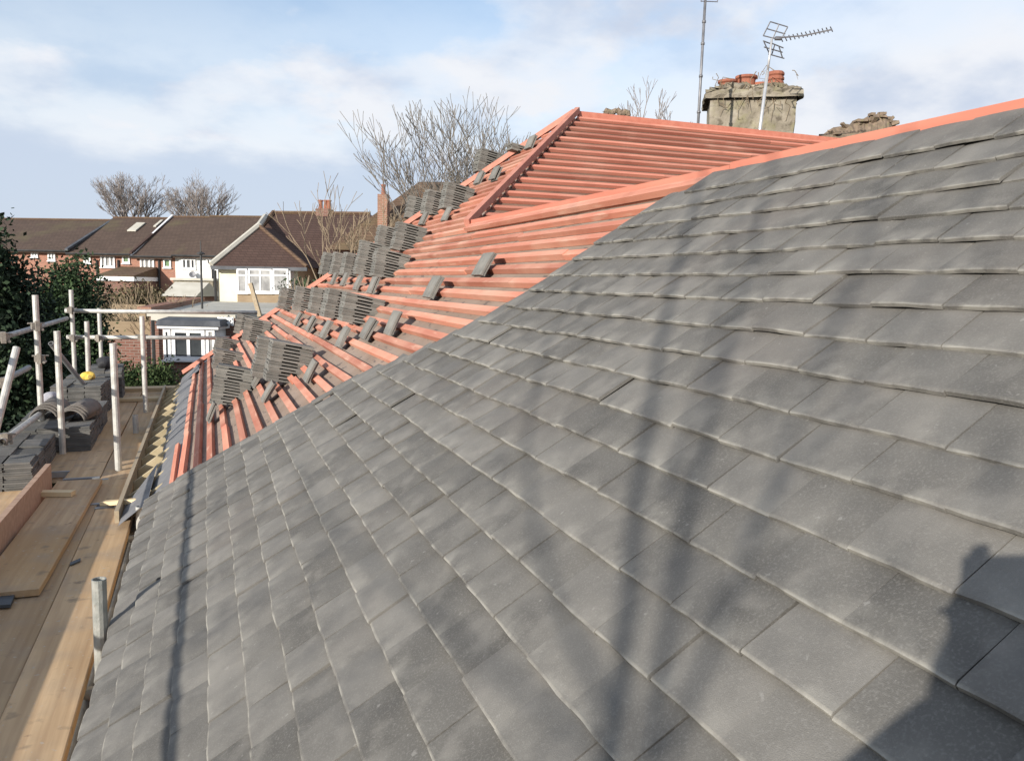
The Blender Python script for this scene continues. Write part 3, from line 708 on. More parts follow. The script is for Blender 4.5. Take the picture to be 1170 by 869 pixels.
# ------------------------------------------------------------------ chimney and aerials beyond the ridge
def frame_obj(name, u, v, g, zbase=-H0, az=0.0):
    """empty below the given pixel; its x axis runs to the right of the view, y away"""
    s, t, z = at_g(u, v, g); rz = -CA - az; return empty(name, W(s, t, zbase), rz), (s, t, z)
GC = 11.6
ch, (cs_, ct_, cz_) = frame_obj('chimney_stack', 856, 140, GC, zbase=0.6, az=R_(10))
tag(ch, 'weathered mossy chimney stack with terracotta pots rising beyond the battened ridge', 'chimney')
def zpx(v, g, u=858): return at_g(u, v, g)[2]
zt = zpx(100, GC); zs = zpx(119, GC)
wd = 89 / 920 * GC
mb = MB(); nz = 10; rr = random.Random(2)
zb0 = .6
def rough_box(mb, x0, x1, y0, y1, z0, z1, nx=8, ny=5, nz=6, j=.012, taper=0):
    """box with jittered skin"""
    P = {}
    def pt(i, jj, k):
        key = (i, jj, k)
        if key not in P:
            f = k / nz; x = x0 + (x1 - x0) * i / nx; y = y0 + (y1 - y0) * jj / ny; z = z0 + (z1 - z0) * f
            P[key] = mb.vert((x + rr.gauss(0, j), y + rr.gauss(0, j), z + (rr.gauss(0, j) if 0 < k else 0)))
        return P[key]
    for i in range(nx):
        for k in range(nz):
            mb.face((pt(i, 0, k), pt(i + 1, 0, k), pt(i + 1, 0, k + 1), pt(i, 0, k + 1))); mb.face((pt(i + 1, ny, k), pt(i, ny, k), pt(i, ny, k + 1), pt(i + 1, ny, k + 1)))
    for jj in range(ny):
        for k in range(nz):
            mb.face((pt(0, jj + 1, k), pt(0, jj, k), pt(0, jj, k + 1), pt(0, jj + 1, k + 1))); mb.face((pt(nx, jj, k), pt(nx, jj + 1, k), pt(nx, jj + 1, k + 1), pt(nx, jj, k + 1)))
    for i in range(nx):
        for jj in range(ny): mb.face((pt(i, jj, nz), pt(i + 1, jj, nz), pt(i + 1, jj + 1, nz), pt(i, jj + 1, nz)))
hw = wd / 2
zl = lambda z: z - zb0
rough_box(mb, -hw, hw, -.35, .35, 0, zl(zs), 12, 6, 12, .005)
mb.build('shaft', M['stack'], ch)
mb = MB(); rough_box(mb, -hw - .07, hw + .07, -.42, .42, zl(zs), zl(zs) + .11, 14, 7, 3, .014); rough_box(mb, -hw - .03, hw + .05, -.36, .36, zl(zs) + .10, zl(zs) + .16, 14, 7, 2, .02); mb.build('corbel_band', M['stack'], ch)
mb = MB(); rough_box(mb, -hw + .08, hw - .12, -.26, .26, zl(zs) + .15, zl(zs) + .20, 12, 5, 3, .03); mb.build('flaunching', M['stack'], ch)
for (x, zz, r, h, y) in ((-.32, .2, .115, .17, 0), (-.07, .2, .13, .22, 0), (.13, .18, .11, .15, .05), (.32, .17, .10, .25, 0)):
    mb = MB()
    if x > .3:
        for q in range(4): mb.lathe([(r, 0), (r + .018, .02), (r + .018, .045), (r, .065)], (x, y, zl(zs) + zz + q * .062), 14)
    else: mb.lathe([(r - .01, 0), (r - .005, h - .05), (r + .02, h - .03), (r + .02, h), (r - .02, h), (r - .025, h - .08)], (x, y, zl(zs) + zz - .05), 18)
    mb.build('chimney_pot', M['pot'], ch, smooth=False)
mb = MB()
for q in range(34):                                        # dead creeper clinging to the stack
    x = rr.uniform(-hw, hw * .95); z = zl(zs) + rr.uniform(-.1, .35); p = Vector((x, -.37 - rr.random() * .07, z)); pts = [p]
    for w in range(4): p = p + Vector((rr.gauss(0, .05), rr.gauss(0, .015), rr.gauss(-.05, .05))); pts.append(p)
    mb.tube(pts, [.006, .005, .004, .003, .002], 4)
mb.build('dead_creeper', M['barkt'], ch)

# mast 1: dark pole left of the stack
ma, (s_, t_, z_) = frame_obj('aerial_mast', 798, 135, 10.3, zbase=0)
tag(ma, 'tall thin dark aerial mast left of the chimney stack, topped by a small aerial', 'aerial')
ima = (Matrix.Translation(ma.location) @ Matrix.Rotation(ma.rotation_euler[2], 4, 'Z')).inverted()
def LP(u, v, g): return ima @ W(*at_g(u, v, g))
mb = MB(); b0 = LP(798, 135, 10.3); t0_ = LP(806, -3, 10.3); d = (t0_ - b0)
mb.tube([b0 - d * .6, t0_ + d * .1], .017, 8)
for f in (.05, .35, .62, .8): mb.tube([b0 + d * (f - .01), b0 + d * (f + .01)], .024, 8)
mb.build('mast_pole', M['mastd'], ma, smooth=True)
mb = MB()
c = b0 + d * 1.0
mb.tube([c + Vector((-.09, 0, .03)), c + Vector((.17, 0, .06))], .009, 5)
for q in range(5):
    x = -.08 + q * .06; mb.tube([c + Vector((x, -.12, .03 + x * .1)), c + Vector((x, .12, .03 + x * .1))], .006, 5)
for dz in (-.055, .07): mb.tube([c + Vector((-.05, -.02, dz)), c + Vector((.15, .02, dz + .01))], .006, 5)
for x in (-.05, .15): mb.tube([c + Vector((x, 0, -.055)), c + Vector((x, 0, .08))], .006, 5)
mb.build('aerial_head', M['mastd'], ma)
# mast 2: pale pole in front of the stack with a yagi
mb2, (s_, t_, z_) = frame_obj('television_aerial', 869, 142, 10.0, zbase=0)
tag(mb2, 'pale leaning pole with television aerials in front of the chimney stack', 'aerial')
ima = (Matrix.Translation(mb2.location) @ Matrix.Rotation(mb2.rotation_euler[2], 4, 'Z')).inverted()
G2 = 10.0
mb = MB(); b0 = LP(869, 142, G2); t0_ = LP(882, 44, G2); d = t0_ - b0
mb.tube([b0 - d * .8, b0 + d * .62], .02, 8); mb.tube([b0 + d * .6, t0_], .014, 8)
mb.build('mast_pole', M['mast'], mb2, smooth=True)
mb = MB()
def wire(pts, r=.006): mb.tube([LP(*p) for p in pts], r, 5)
# reflector grid
for a_, b_ in (((880, 25), (900, 31)), ((876, 33), (897, 39)), ((872, 41), (892, 46)), ((880, 25), (872, 41)), ((890, 28), (883, 44)), ((900, 31), (892, 46))):
    wire([(a_[0], a_[1], G2), (b_[0], b_[1], G2 + .05)], .0075)
mb.build('reflector_grid', M['mastd'], mb2)
mb = MB()
wire([(884, 44, G2), (918, 41, G2 - .1), (951, 34, G2 - .2)], .010)
for q in range(13):
    f = q / 12; u = 893 + 57 * f; v = 45 - 11 * f - .5 * f; g = G2 - .2 * f
    wire([(u - 1.3, v - 2.8, g), (u + 1.3, v + 2.8, g + .05)], .0065)
mb.box(LP(889, 44, G2), (.07, .05, .035)); mb.build('boom', M['mastd'], mb2)
mb = MB()
for a_, b_ in (((872, 47), (880, 50)), ((873, 54), (894, 60)), ((878, 62), (896, 67)), ((873, 48), (879, 61)), ((880, 49), (895, 55)), ((885, 52), (882, 62)), ((890, 53), (894, 66))):
    wire([(a_[0], a_[1], G2), (b_[0], b_[1], G2 + .08)], .0075)
mb.build('lower_aerial', M['mastd'], mb2)
# old mossy ridge capping seen over the ridge board, and a lump of old capping
def capping(label, pts, g, m, r0=.09):
    P = [W(*at_g(u, v, g)) for u, v in pts]; c = P[0]; mb = MB(); rc = random.Random(len(pts))
    n = 14
    for a_, b_ in zip(P, P[1:]):
        q = [];  rs = []
        for k in range(n + 1): q.append(a_.lerp(b_, k / n) - c + Vector((0, 0, rc.gauss(0, .012)))); rs.append(r0 * (1 + rc.gauss(0, .1)) * (1.12 if k % 5 == 0 else 1))
        mb.tube(q, rs, 9, a=rc.random())
    o = mb.build('ridge_capping', M[m]); o.location = c
    return tag(o, label, 'ridge capping')
def mound(label, prof, g, zdrop, depth, m):
    P = [W(*at_g(u, v, g)) for u, v in prof]; c = P[0]; d = Vector((sa, ca, 0)); rc = random.Random(3); mb = MB(); n = 5; fine = []
    for a_, b_ in zip(P, P[1:]):
        for k in range(n): fine.append(a_.lerp(b_, k / n))
    fine.append(P[-1]); rows = []
    for q in fine:
        row = []
        for j in range(7):
            f = j / 6; off = (f - .5) * depth; dz = -(abs(f - .5) * 2) ** 1.6 * zdrop
            row.append(mb.vert(q - c + d * off + Vector((rc.gauss(0, .012), rc.gauss(0, .012), dz + rc.gauss(0, .014)))))
        rows.append(row)
    for r0, r1 in zip(rows, rows[1:]):
        a = rc.random()
        for j in range(6): mb.face((r0[j], r0[j + 1], r1[j + 1], r1[j]), a)
    for _ in range(26):                                     # broken tile ends and mortar lumps
        q = rc.choice(fine) - c + d * rc.uniform(-.3, .1) * depth + Vector((rc.gauss(0, .03), 0, rc.uniform(-.10, .01)))
        mb.box(q, (rc.uniform(.05, .14), rc.uniform(.05, .12), rc.uniform(.02, .05)), Matrix.Rotation(rc.uniform(0, 3), 3, 'Z') @ Matrix.Rotation(rc.gauss(0, .4), 3, 'X'), rc.random())
    o = mb.build('ridge_capping', M[m]); o.location = c; return tag(o, label, 'ridge capping')
mound('old mossy ridge capping with a humped end, right of the chimney stack', [(936, 153), (955, 147), (975, 140), (990, 134), (1003, 129), (1011, 131), (1018, 139), (1028, 152)], 12.0, .34, .5, 'mossy')
capping('low dark lump of old ridge capping left of the aerial masts', [(690, 129), (704, 127.5), (718, 131)], 10.0, 'mossy', .035)

# ------------------------------------------------------------------ BACKGROUND BUILDINGS
class Bld:
    """local x along the facade (to the right), y away from the viewer, z up from the ground"""
    def __init__(s, name, u, g, az, label, cat='house', zg=-H0):
        p = at_g(u, 317, g); s.loc = W(p[0], p[1], zg); s.rz = -CA - (R_(az) - 0) + 0
        s.root = empty(name, s.loc, s.rz); tag(s.root, label, cat)
        s.m = Matrix.Translation(s.loc) @ Matrix.Rotation(s.rz, 4, 'Z'); s.i = s.m.inverted()
    def on(s, u, v, y=0.0):                                 # pixel -> local point on the plane y
        o = s.i @ W(0, 0, 0); d = (s.i @ W(*ray(u, v))) - o; k = (y - o.y) / d.y; q = o + d * k; return q
    def part(s, name, mb, m, parent=None, smooth=False): return mb.build(name, M[m], parent or s.root, smooth)
    def window(s, u0, u1, v0, v1, y=0.0, lights=2, glass='glass', proj=.06, fr=.07, top=False):
        a, b = s.on(u0, v0, y), s.on(u1, v1, y); x0, x1, z1, z0 = a.x, b.x, a.z, b.z
        f = MB()
        for (p, q, r, t) in ((x0, x1, z0, z0 + fr), (x0, x1, z1 - fr, z1), (x0, x0 + fr, z0 + fr, z1 - fr), (x1 - fr, x1, z0 + fr, z1 - fr)): f.bx(p, q, y - proj, y + .03, r, t)
        xs = [x0 + (x1 - x0) * k / lights for k in range(lights + 1)]
        for x in xs[1:-1]: f.bx(x - fr / 2, x + fr / 2, y - proj + .004, y + .03, z0 + fr, z1 - fr)
        if top:
            zm = z1 - (z1 - z0) * .27
            for p, q in zip(xs, xs[1:]): f.bx(p + fr / 2, q - fr / 2, y - proj + .008, y + .03, zm - fr / 2, zm + fr / 2)
        fo = s.part('window', f, 'upvc')
        g_ = MB(); g_.bx(x0 + fr * .5, x1 - fr * .5, y - .02, y - .008, z0 + fr * .5, z1 - fr * .5)
        gl = g_.build('pane', M[glass], fo)
        si = MB(); si.bx(x0 - .05, x1 + .05, y - proj - .06, y - .005, z0 - .06, z0 - .002); si.build('sill', M['upvc'], fo)
        return fo

# far terrace at 58 m
def terr(u0, u1, ve, vr, label, wall, roofm, first=False, g=58.):
    b = Bld('terraced_house', 175, g, 5.0, label)
    x0 = b.on(u0, ve).x; x1 = b.on(u1, ve).x; ze = b.on((u0 + u1) / 2, ve).z; yr = 5.6; zr = b.on((u0 + u1) / 2 + 40, vr, yr).z
    m_ = MB(); m_.bx(x0, x1, 0.0, 10.5, 0, ze - .02); b.part('wall', m_, wall)
    m_ = MB(); th = .16; yo = -.45; zo = ze - .1
    prof = [(yo, zo), (yr, zr), (11.3, zo), (11.3, zo - th), (yr, zr - th - .05), (yo, zo - th)]
    i0 = [m_.vert((x0 + .01, y, z)) for y, z in prof]; i1 = [m_.vert((x1 - .01, y, z)) for y, z in prof]; n = 6
    for k in range(n): m_.face((i0[k], i1[k], i1[(k + 1) % n], i0[(k + 1) % n]))
    m_.face(i0[::-1]); m_.face(i1)
    rf = b.part('roof', m_, roofm)
    m_ = MB(); m_.tube([(x0, yo - .06, zo - .02), (x1, yo - .06, zo - .02)], .07, 6); b.part('gutter', m_, 'black')
    m_ = MB(); m_.tube([(x0, yr, zr), (x1, yr, zr)], .1, 6); m_.build('ridge_capping', M['roof3'], rf)
    b.prof = (x0, x1, yo, zo, yr, zr); b.rf = rf
    return b
A1 = terr(-70, 80, 284, 250.5, 'far brick terraced house at the left, half hidden by the dark evergreens', 'brick', 'roof1')
B1 = terr(80, 153, 288.5, 249, 'far brick terraced house with two rooflights, between the evergreens and the white verge', 'brick', 'roof1')
C1 = terr(153, 200, 291.5, 248, 'narrow far brick house between the white verge and the white rendered house', 'brick', 'roof1')
D1 = terr(200, 345, 291.5, 248, 'far white rendered house behind the thin black pole', 'white', 'roof1')
def verge(b, side, m, w=.16):
    x0, x1, yo, zo, yr, zr = b.prof; x = x1 if side else x0
    mb = MB(); d = .1
    mb.hexa([(x - w / 2, yo, zo + .0), (x + w / 2, yo, zo + .0), (x + w / 2, yr, zr + .0), (x - w / 2, yr, zr + .0), (x - w / 2, yo, zo + d + .06), (x + w / 2, yo, zo + d + .06), (x + w / 2, yr, zr + d + .06), (x - w / 2, yr, zr + d + .06)])
    mb.build('verge', M[m], b.rf)
verge(A1, 1, 'dark', .22); verge(B1, 1, 'roof2', .2); verge(C1, 0, 'upvc', .14)
for b, ws in ((A1, ((55, 64, 284, 296, 2, 'curtain'), (36, 44, 284, 292, 2, 'curtain'))), (B1, ((96, 104.5, 288.5, 299.5, 2, 'curtain'), (115, 132, 288, 303.5, 3, 'curtain'), (140, 149, 288.5, 299, 1, 'leafglass'))),
              (C1, ((160.5, 177, 292.5, 308, 3, 'curtain'), (187, 196, 293, 304, 1, 'leafglass'))), (D1, ((208, 224, 293, 305.5, 3, 'glass'), (236, 245, 293, 301, 2, 'glass')))):
    for (u0, u1, v0, v1, n, gm) in ws: b.window(u0, u1, v0 + 2.2, v1 + 2.0, 0.0, n, gm, .1, .11)
for b, u in ((B1, 111), (B1, 135.5), (C1, 182), (D1, 243)):
    m_ = MB(); p = b.on(u, 292); m_.tube([(p.x, -.09, p.z - .3), (p.x, -.09, 0)], .07, 6); b.part('downpipe', m_, 'black')
# rooflights, on the slope of B1
for (u0, u1, v0, v1) in ((147, 161, 256, 265), (177, 184, 253, 260)):
    x0, x1, yo, zo, yr, zr = B1.prof; mb = MB()
    def slope_pt(u, v):
        o = B1.i @ W(0, 0, 0); d = (B1.i @ W(*ray(u, v))) - o; kk = (zr - zo) / (yr - yo); k = (zo - kk * yo - o.z + kk * o.y) / (d.z - kk * d.y); return o + d * k
    a, b_ = slope_pt(u0 + 4, v1), slope_pt(u1, v0); w = (slope_pt(u1 - 4, v1).x - slope_pt(u0, v1).x)
    mb.hexa([(a.x - .4, a.y, a.z + .05), (a.x - .4 + w, a.y, a.z + .05), (a.x - .4 + w, b_.y, b_.z + .05), (a.x - .4, b_.y, b_.z + .05), (a.x - .4, a.y, a.z + .13), (a.x - .4 + w, a.y, a.z + .13), (a.x - .4 + w, b_.y, b_.z + .13), (a.x - .4, b_.y, b_.z + .13)])
    mb.build('rooflight', M['felt'], B1.rf)
# lean-to extension behind B1
m_ = MB(); a, b_ = B1.on(114, 310, -3), B1.on(153, 316, -3); m_.bx(a.x, b_.x, -3, -.1, 0, b_.z - .3); B1.part('extension_wall', m_, 'brickd')
m_ = MB(); m_.bx(a.x - .2, b_.x + .1, -3.2, -.05, b_.z - .3, b_.z - .02); B1.part('extension_fascia', m_, 'upvc')
m_ = MB(); m_.hexa([(a.x - .2, -3.2, b_.z), (b_.x + .1, -3.2, b_.z), (b_.x + .1, -.12, b_.z), (a.x - .2, -.12, b_.z), (a.x - .2, -3.2, b_.z + .05), (b_.x + .1, -3.2, b_.z + .05), (b_.x + .1, -.12, b_.z + .7), (a.x - .2, -.12, b_.z + .7)]); B1.part('extension_roof', m_, 'roof3')
# ground floor of the white house
m_ = MB(); a, b_ = D1.on(198, 320, -3), D1.on(243, 321, -3); m_.bx(a.x, b_.x, -3, -.1, 0, a.z); D1.part('extension_wall', m_, 'stack')
m_ = MB(); m_.bx(a.x - .15, b_.x + .1, -3.15, -.1, a.z + .004, a.z + .16); D1.part('extension_roof', m_, 'felt')
# satellite dish on the white wall
m_ = MB(); p = D1.on(220, 314, -.35); m_.lathe([(.02, 0), (.15, .03), (.24, .08), (.22, .1), (.02, .05)], (0, 0, 0), 12); 
do = m_.build('satellite_dish', M['mastd'], D1.root); do.location = p; do.rotation_euler = (R_(70), 0, R_(20))

# cream house
K = Bld('hipped_house', 250, 37., 6.0, 'cream rendered house with white bay window and dark brown hipped roof')
def kp(u, v, y): return K.on(u, v, y)
a = kp(249, 304, .0); b_ = kp(340, 303, .0); ze = a.z
m_ = MB(); m_.bx(a.x, b_.x, 0, 9, 0, ze); K.part('wall', m_, 'cream')
mr_ = kp(470, 303, 2.5)
m_ = MB(); m_.bx(b_.x + .01, mr_.x, 2.5, 9, 0, ze - .01); K.part('wall', m_, 'brickd')
eL = kp(241, 303.5, -.45); eR = kp(351, 303, -.45); zE = eL.z
xL, xR = eL.x, eR.x; Wp = kp(298, 259, 2.2)
M1_ = kp(313, 243.5, 5.2); M2_ = kp(423, 246.5, 5.2); zM = M1_.z
m_ = MB()
fL, fR = m_.vert((xL, -.45, zE)), m_.vert((xR, -.45, zE)); wa = m_.vert((Wp.x, 2.0, Wp.z)); wb = m_.vert((Wp.x, 4.6, Wp.z))
bR = m_.vert((xR, 4.6, zE)); bL = m_.vert((xL, 4.6, zE))
m_.face((fL, fR, wa)); m_.face((fR, bR, wb, wa)); m_.face((bL, fL, wa, wb)); m_.face((fL, bL, bR, fR))
x9 = mr_.x + .4
q = [m_.vert(p) for p in ((xL + .1, .9, zE), (x9, 2.1, zE), (x9, 9.6, zE), (xL + .1, 9.6, zE), (M1_.x, 5.2, zM), (M2_.x, 5.2, zM))]
m_.face((q[0], q[1], q[5], q[4])); m_.face((q[1], q[2], q[5])); m_.face((q[2], q[3], q[4], q[5])); m_.face((q[3], q[0], q[4]))
krf = K.part('roof', m_, 'roof2')
m_ = MB(); m_.tube([(xL, -.45, zE + .05), (Wp.x, 2.0, Wp.z + .06), (M1_.x - .25, 4.7, zM - .2)], .14, 6); m_.build('hip_capping', M['felt'], krf)
m_ = MB(); m_.tube([(xR, -.45, zE + .03), (Wp.x, 2.0, Wp.z + .04)], .09, 6); m_.tube([(xL + .1, .9, zE + .05), (M1_.x, 5.2, zM + .05)], .13, 6)
m_.tube([(M1_.x, 5.2, zM + .03), (M2_.x, 5.2, zM + .03)], .1, 6); m_.build('hip_capping', M['roof3'], krf)
m_ = MB(); m_.bx(xL, xR, -.5, -.4, zE - .16, zE - .003); m_.bx(xL - .05, xL + .05, -.38, 4.6, zE - .16, zE - .003); K.part('fascia', m_, 'dark')
# bay
ba, bb = kp(270, 306, -.55), kp(331, 335, -.55)
m_ = MB(); m_.bx(ba.x, bb.x, -.5, -.01, 0, bb.z - .07); K.part('bay_wall', m_, 'fence')
m_ = MB(); m_.bx(ba.x - .02, bb.x + .02, -.5, -.012, bb.z - .065, zE - .17); K.part('bay_surround', m_, 'upvc')
K.window(271, 283, 307, 334.5, -.505, 1, 'curtain', .05, .07, True); K.window(284, 311, 307, 334.5, -.506, 2, 'curtain', .05, .07, True); K.window(312, 330, 307, 334.5, -.505, 1, 'curtain', .05, .07, True)
m_ = MB(); p = kp(246, 306, -.1); m_.tube([(p.x, -.12, zE - .2), (p.x + .0, -.12, 0)], .06, 6); K.part('downpipe', m_, 'black')
m_ = MB(); c0, c1 = kp(364, 239, 5.4), kp(378, 239, 5.4); m_.bx(c0.x, c1.x, 5.0, 5.9, zM - .5, c0.z); kc = m_.build('chimney', M['brickd'], krf)
for u in (366.5, 372.5, 376): 
    m_ = MB(); p = kp(u, 238, 5.4); m_.lathe([(.11, 0), (.1, .38), (.13, .4), (.13, .46), (.09, .46)], (p.x, 5.4, c0.z), 10); m_.build('chimney_pot', M['pot'], kc)

# house with the orange chimney behind the big bare tree
O1 = Bld('hipped_house', 440, 31., 4.0, 'brown roofed house with a tall orange brick chimney, behind the bare trees')
def op(u, v, y): return O1.on(u, v, y)
e0, r0_, r1_ = op(372, 285, 0), op(478, 207, 4.), op(600, 207, 4.)
m_ = MB(); m_.bx(e0.x + .4, e0.x + 12, .4, 8, 0, e0.z); O1.part('wall', m_, 'brickd')
m_ = MB(); q = [m_.vert(p) for p in ((e0.x, 0, e0.z), (e0.x + 13, 0, e0.z), (e0.x + 13, 8.4, e0.z), (e0.x, 8.4, e0.z), (r0_.x, 4.2, r0_.z), (e0.x + 9, 4.2, r0_.z))]
m_.face((q[0], q[1], q[5], q[4])); m_.face((q[1], q[2], q[5])); m_.face((q[2], q[3], q[4], q[5])); m_.face((q[3], q[0], q[4])); orf = O1.part('roof', m_, 'roof3')
m_ = MB(); c0, c1 = op(432, 222, 1.4), op(443, 222, 1.4); m_.bx(c0.x, c1.x, 1.3, 1.75, e0.z + .2, c0.z); oc = m_.build('chimney', M['bricko'], orf)
m_ = MB(); m_.lathe([(.09, 0), (.08, .3), (.11, .33), (.08, .4)], ((c0.x + c1.x) / 2, 1.5, c0.z), 10); m_.build('chimney_pot', M['pot'], oc)

# near extension with flat roof and white bay
E1 = Bld('flat_roofed_extension', 175, 23.6, 2.0, 'low brick extension with pale flat roof and white bay window beyond the scaffold rails')
zr_ = H0 - 1.05
a, b_ = E1.on(171, 360, 0), E1.on(270, 360, 0)
fl_ = E1.on(228, 344, 12.9)
m_ = MB()
xa, xb = a.x, b_.x
def quadprism(mb, pts, z0, z1, a=.5): mb.hexa([(p[0], p[1], z0) for p in pts] + [(p[0], p[1], z1) for p in pts], a)
xbk = xb + 6
quadprism(m_, [(xa, 0), (xb, 0), (xbk, 12.9), (fl_.x, 12.9)], 0, zr_ - .1); E1.part('wall', m_, 'brickd')
m_ = MB(); quadprism(m_, [(xa - .05, -.08), (xb, -.08), (xbk, 12.9), (fl_.x - .05, 12.9)], zr_ - .095, zr_); E1.part('roof', m_, 'felt')
m_ = MB(); quadprism(m_, [(xa - .32, -.1), (xa + .1, -.1), (fl_.x + .25, 12.9), (fl_.x - .3, 12.9)], zr_ + .003, zr_ + .17); E1.part('parapet', m_, 'bricko')
m_ = MB(); m_.bx(xa + .1, xb - .2, -.14, -.085, zr_ - .22, zr_ - .01); E1.part('fascia', m_, 'felt')
bl, br = E1.on(186, 375, -.75), E1.on(247, 412, -.75)
m_ = MB(); m_.bx(bl.x, br.x, -.7, -.01, 0, br.z); E1.part('bay_wall', m_, 'brickd')
m_ = MB(); m_.bx(bl.x, br.x, -.7, -.012, br.z + .004, bl.z); bs = E1.part('bay_surround', m_, 'upvc')
E1.window(187, 196, 376, 411, -.705, 1, 'glass', .05, .07, True); E1.window(197, 235, 376, 411, -.706, 2, 'glass', .06, .09, True); E1.window(236, 246.5, 376, 411, -.705, 1, 'curtain', .05, .07, True)
m_ = MB(); m_.bx(bl.x - .12, br.x + .12, -.85, -.01, bl.z + .003, bl.z + .08); E1.part('bay_cornice', m_, 'upvc')
bz0 = bl.z + .085; bz1 = E1.on(200, 362, -.4).z
m_ = MB(); m_.hexa([(bl.x - .15, -.9, bz0), (br.x + .2, -.9, bz0), (br.x + .2, -.15, bz0), (bl.x - .15, -.15, bz0), (bl.x - .12, -.8, bz0 + .16), (br.x + .15, -.8, bz0 + .16), (br.x + .15, -.15, bz1), (bl.x - .1, -.15, bz1)]); E1.part('bay_roof', m_, 'dark')
# trellis piece by the bay
m_ = MB(); a = E1.on(250, 362, -.3); b_ = E1.on(266, 372, -.3)
for k in range(5): x = a.x + (b_.x - a.x) * k / 4; m_.bx(x - .03, x + .03, -.33, -.3, b_.z, a.z)
m_.bx(a.x, b_.x, -.36, -.332, a.z - .08, a.z - .02); m_.bx(a.x, b_.x, -.36, -.332, b_.z + .05, b_.z + .11)
E1.part('trellis', m_, 'upvc')
m_ = MB(); p = E1.on(176, 365, -.12); m_.tube([(p.x, -.2, zr_ - .2), (p.x, -.2, 0)], .05, 6); E1.part('downpipe', m_, 'black')
# tall thin pole
tp = at_g(231, 350, 27.5); ztop = at_g(231, 287, 27.5)[2]
pr = empty('vent_pole', W(tp[0], tp[1], -H0)); tag(pr, 'thin black pole with a cross cap in front of the white house', 'pole')
m_ = MB(); m_.tube([(0, 0, 0), (0, 0, ztop + H0)], .035, 8); m_.build('shaft', M['black'], pr)
m_ = MB(); m_.lathe([(.03, -.02), (.13, .0), (.13, .04), (.04, .07)], (0, 0, ztop + H0 - .1), 10); m_.tube([(0, 0, ztop + H0), (0, 0, ztop + H0 + .35)], .02, 6); m_.build('cap', M['black'], pr)
# timber post leaning by the far stacks
o = cbox('timber_post', 'pale leaning timber post at the end of the scaffold rails, before the cream house', 'post', at_g(295, 362, 10.8), at_g(284, 324, 10.8), .055, .05, 'fascia')

# ------------------------------------------------------------------ garden walls, fences, hedges
def gbox(name, label, cat, u0, u1, v0, v1, g, th, m, az=0.0, zg=-H0):
    b = Bld(name, (u0 + u1) / 2, g, az, label, cat); bpy.data.objects.remove(b.root)
    p, q = b.on(u0, v0), b.on(u1, v1); mb = MB(); mb.bx(p.x, q.x, 0, th, 0, p.z); o = mb.build(name, M[m]); o.location = b.loc; o.rotation_euler = (0, 0, b.rz); return tag(o, label, cat)
gbox('garden_wall', 'red brick garden wall between the scaffold posts, left of the extension', 'wall', 84, 168, 384, 412, 21, .22, 'brickd', 3)
gbox('garden_fence', 'weathered timber fence behind the brick garden wall', 'fence', 70, 172, 366, 372, 27, .05, 'fence', -4)
gbox('garden_fence', 'pale horizontal rail fence among the brown bushes, beyond the bare shrub', 'fence', 128, 166, 347, 350, 36, .06, 'fence', 12)
shed = Bld('garden_shed', 210, 44, 8, 'small dark shed with a grey roof below the white house', 'shed')
p, q = shed.on(190, 338, 0), shed.on(222, 345, 0); m_ = MB(); m_.bx(p.x, q.x, 0, 2.5, 0, p.z); shed.part('wall', m_, 'brickd')
zt_ = shed.on(200, 322, 1.2).z; m_ = MB()
i_ = [m_.vert(v) for v in ((p.x - .2, -.2, p.z), (q.x + .2, -.2, p.z), (q.x + .2, 2.7, p.z), (p.x - .2, 2.7, p.z), (p.x - .2, 1.25, zt_), (q.x + .2, 1.25, zt_))]
m_.face((i_[0], i_[1], i_[5], i_[4])); m_.face((i_[2], i_[3], i_[4], i_[5])); m_.face((i_[1], i_[2], i_[5])); m_.face((i_[3], i_[0], i_[4])); shed.part('roof', m_, 'felt')

# ------------------------------------------------------------------ vegetation
def leafy(name, label, cat, c, lobes, n, size, m, seed, trunk=True, group=None, bark='bark'):
    """crown of small leaf faces spread through several ellipsoid lobes; c = ground point"""
    r = random.Random(seed); root = empty(name, c); tag(root, label, cat, group); mb = MB()
    tot = sum(l[3] * l[4] * l[5] for l in lobes)
    for (x, y, z, a, b, h) in lobes:
        k = int(n * (a * b * h) / tot)
        clumps = []
        for _ in range(max(6, k // 26)):
            d = Vector((r.gauss(0, 1), r.gauss(0, 1), r.gauss(0, 1))).normalized() * (r.random() ** .4) * r.uniform(.75, 1.12)
            clumps.append((Vector((x + d.x * a, y + d.y * b, z + d.z * h)), r.random()))
        for _ in range(k):
            cc, av = r.choice(clumps); sp = size * 3.2
            p = cc + Vector((r.gauss(0, sp), r.gauss(0, sp), r.gauss(0, sp * .8)))
            if p.z < .05: continue
            u = Vector((r.gauss(0, 1), r.gauss(0, 1), r.gauss(0, 1))).normalized(); w = u.orthogonal().normalized(); w.rotate(Quaternion(u, r.uniform(0, 6.28))); s1, s2 = size * r.uniform(.6, 1.4), size * r.uniform(.3, .8)
            mb.face([mb.vert(p + u * s1), mb.vert(p + w * s2), mb.vert(p - u * s1), mb.vert(p - w * s2)], min(1, max(0, av + r.gauss(0, .15))))
    mb.build('crown', M[m], root)
    if trunk:
        t_ = MB(); top = max(l[2] for l in lobes); t_.tube([(0, 0, -.1), (.05, .02, top * .5), (0, .1, top)], [.16, .11, .04], 7)
        for _ in range(7):
            l = r.choice(lobes); z = r.uniform(.3, .7) * top; t_.tube([(0.03, .02, z), ((l[0]) * .6, l[1] * .6, (z + l[2]) / 2 + .2), (l[0], l[1], l[2])], [.06, .04, .015], 5)
        t_.build('trunk', M[bark], root)
    return root
def gp(u, v, g): 
    s, t, z = at_g(u, v, g); return W(s, t, -H0)
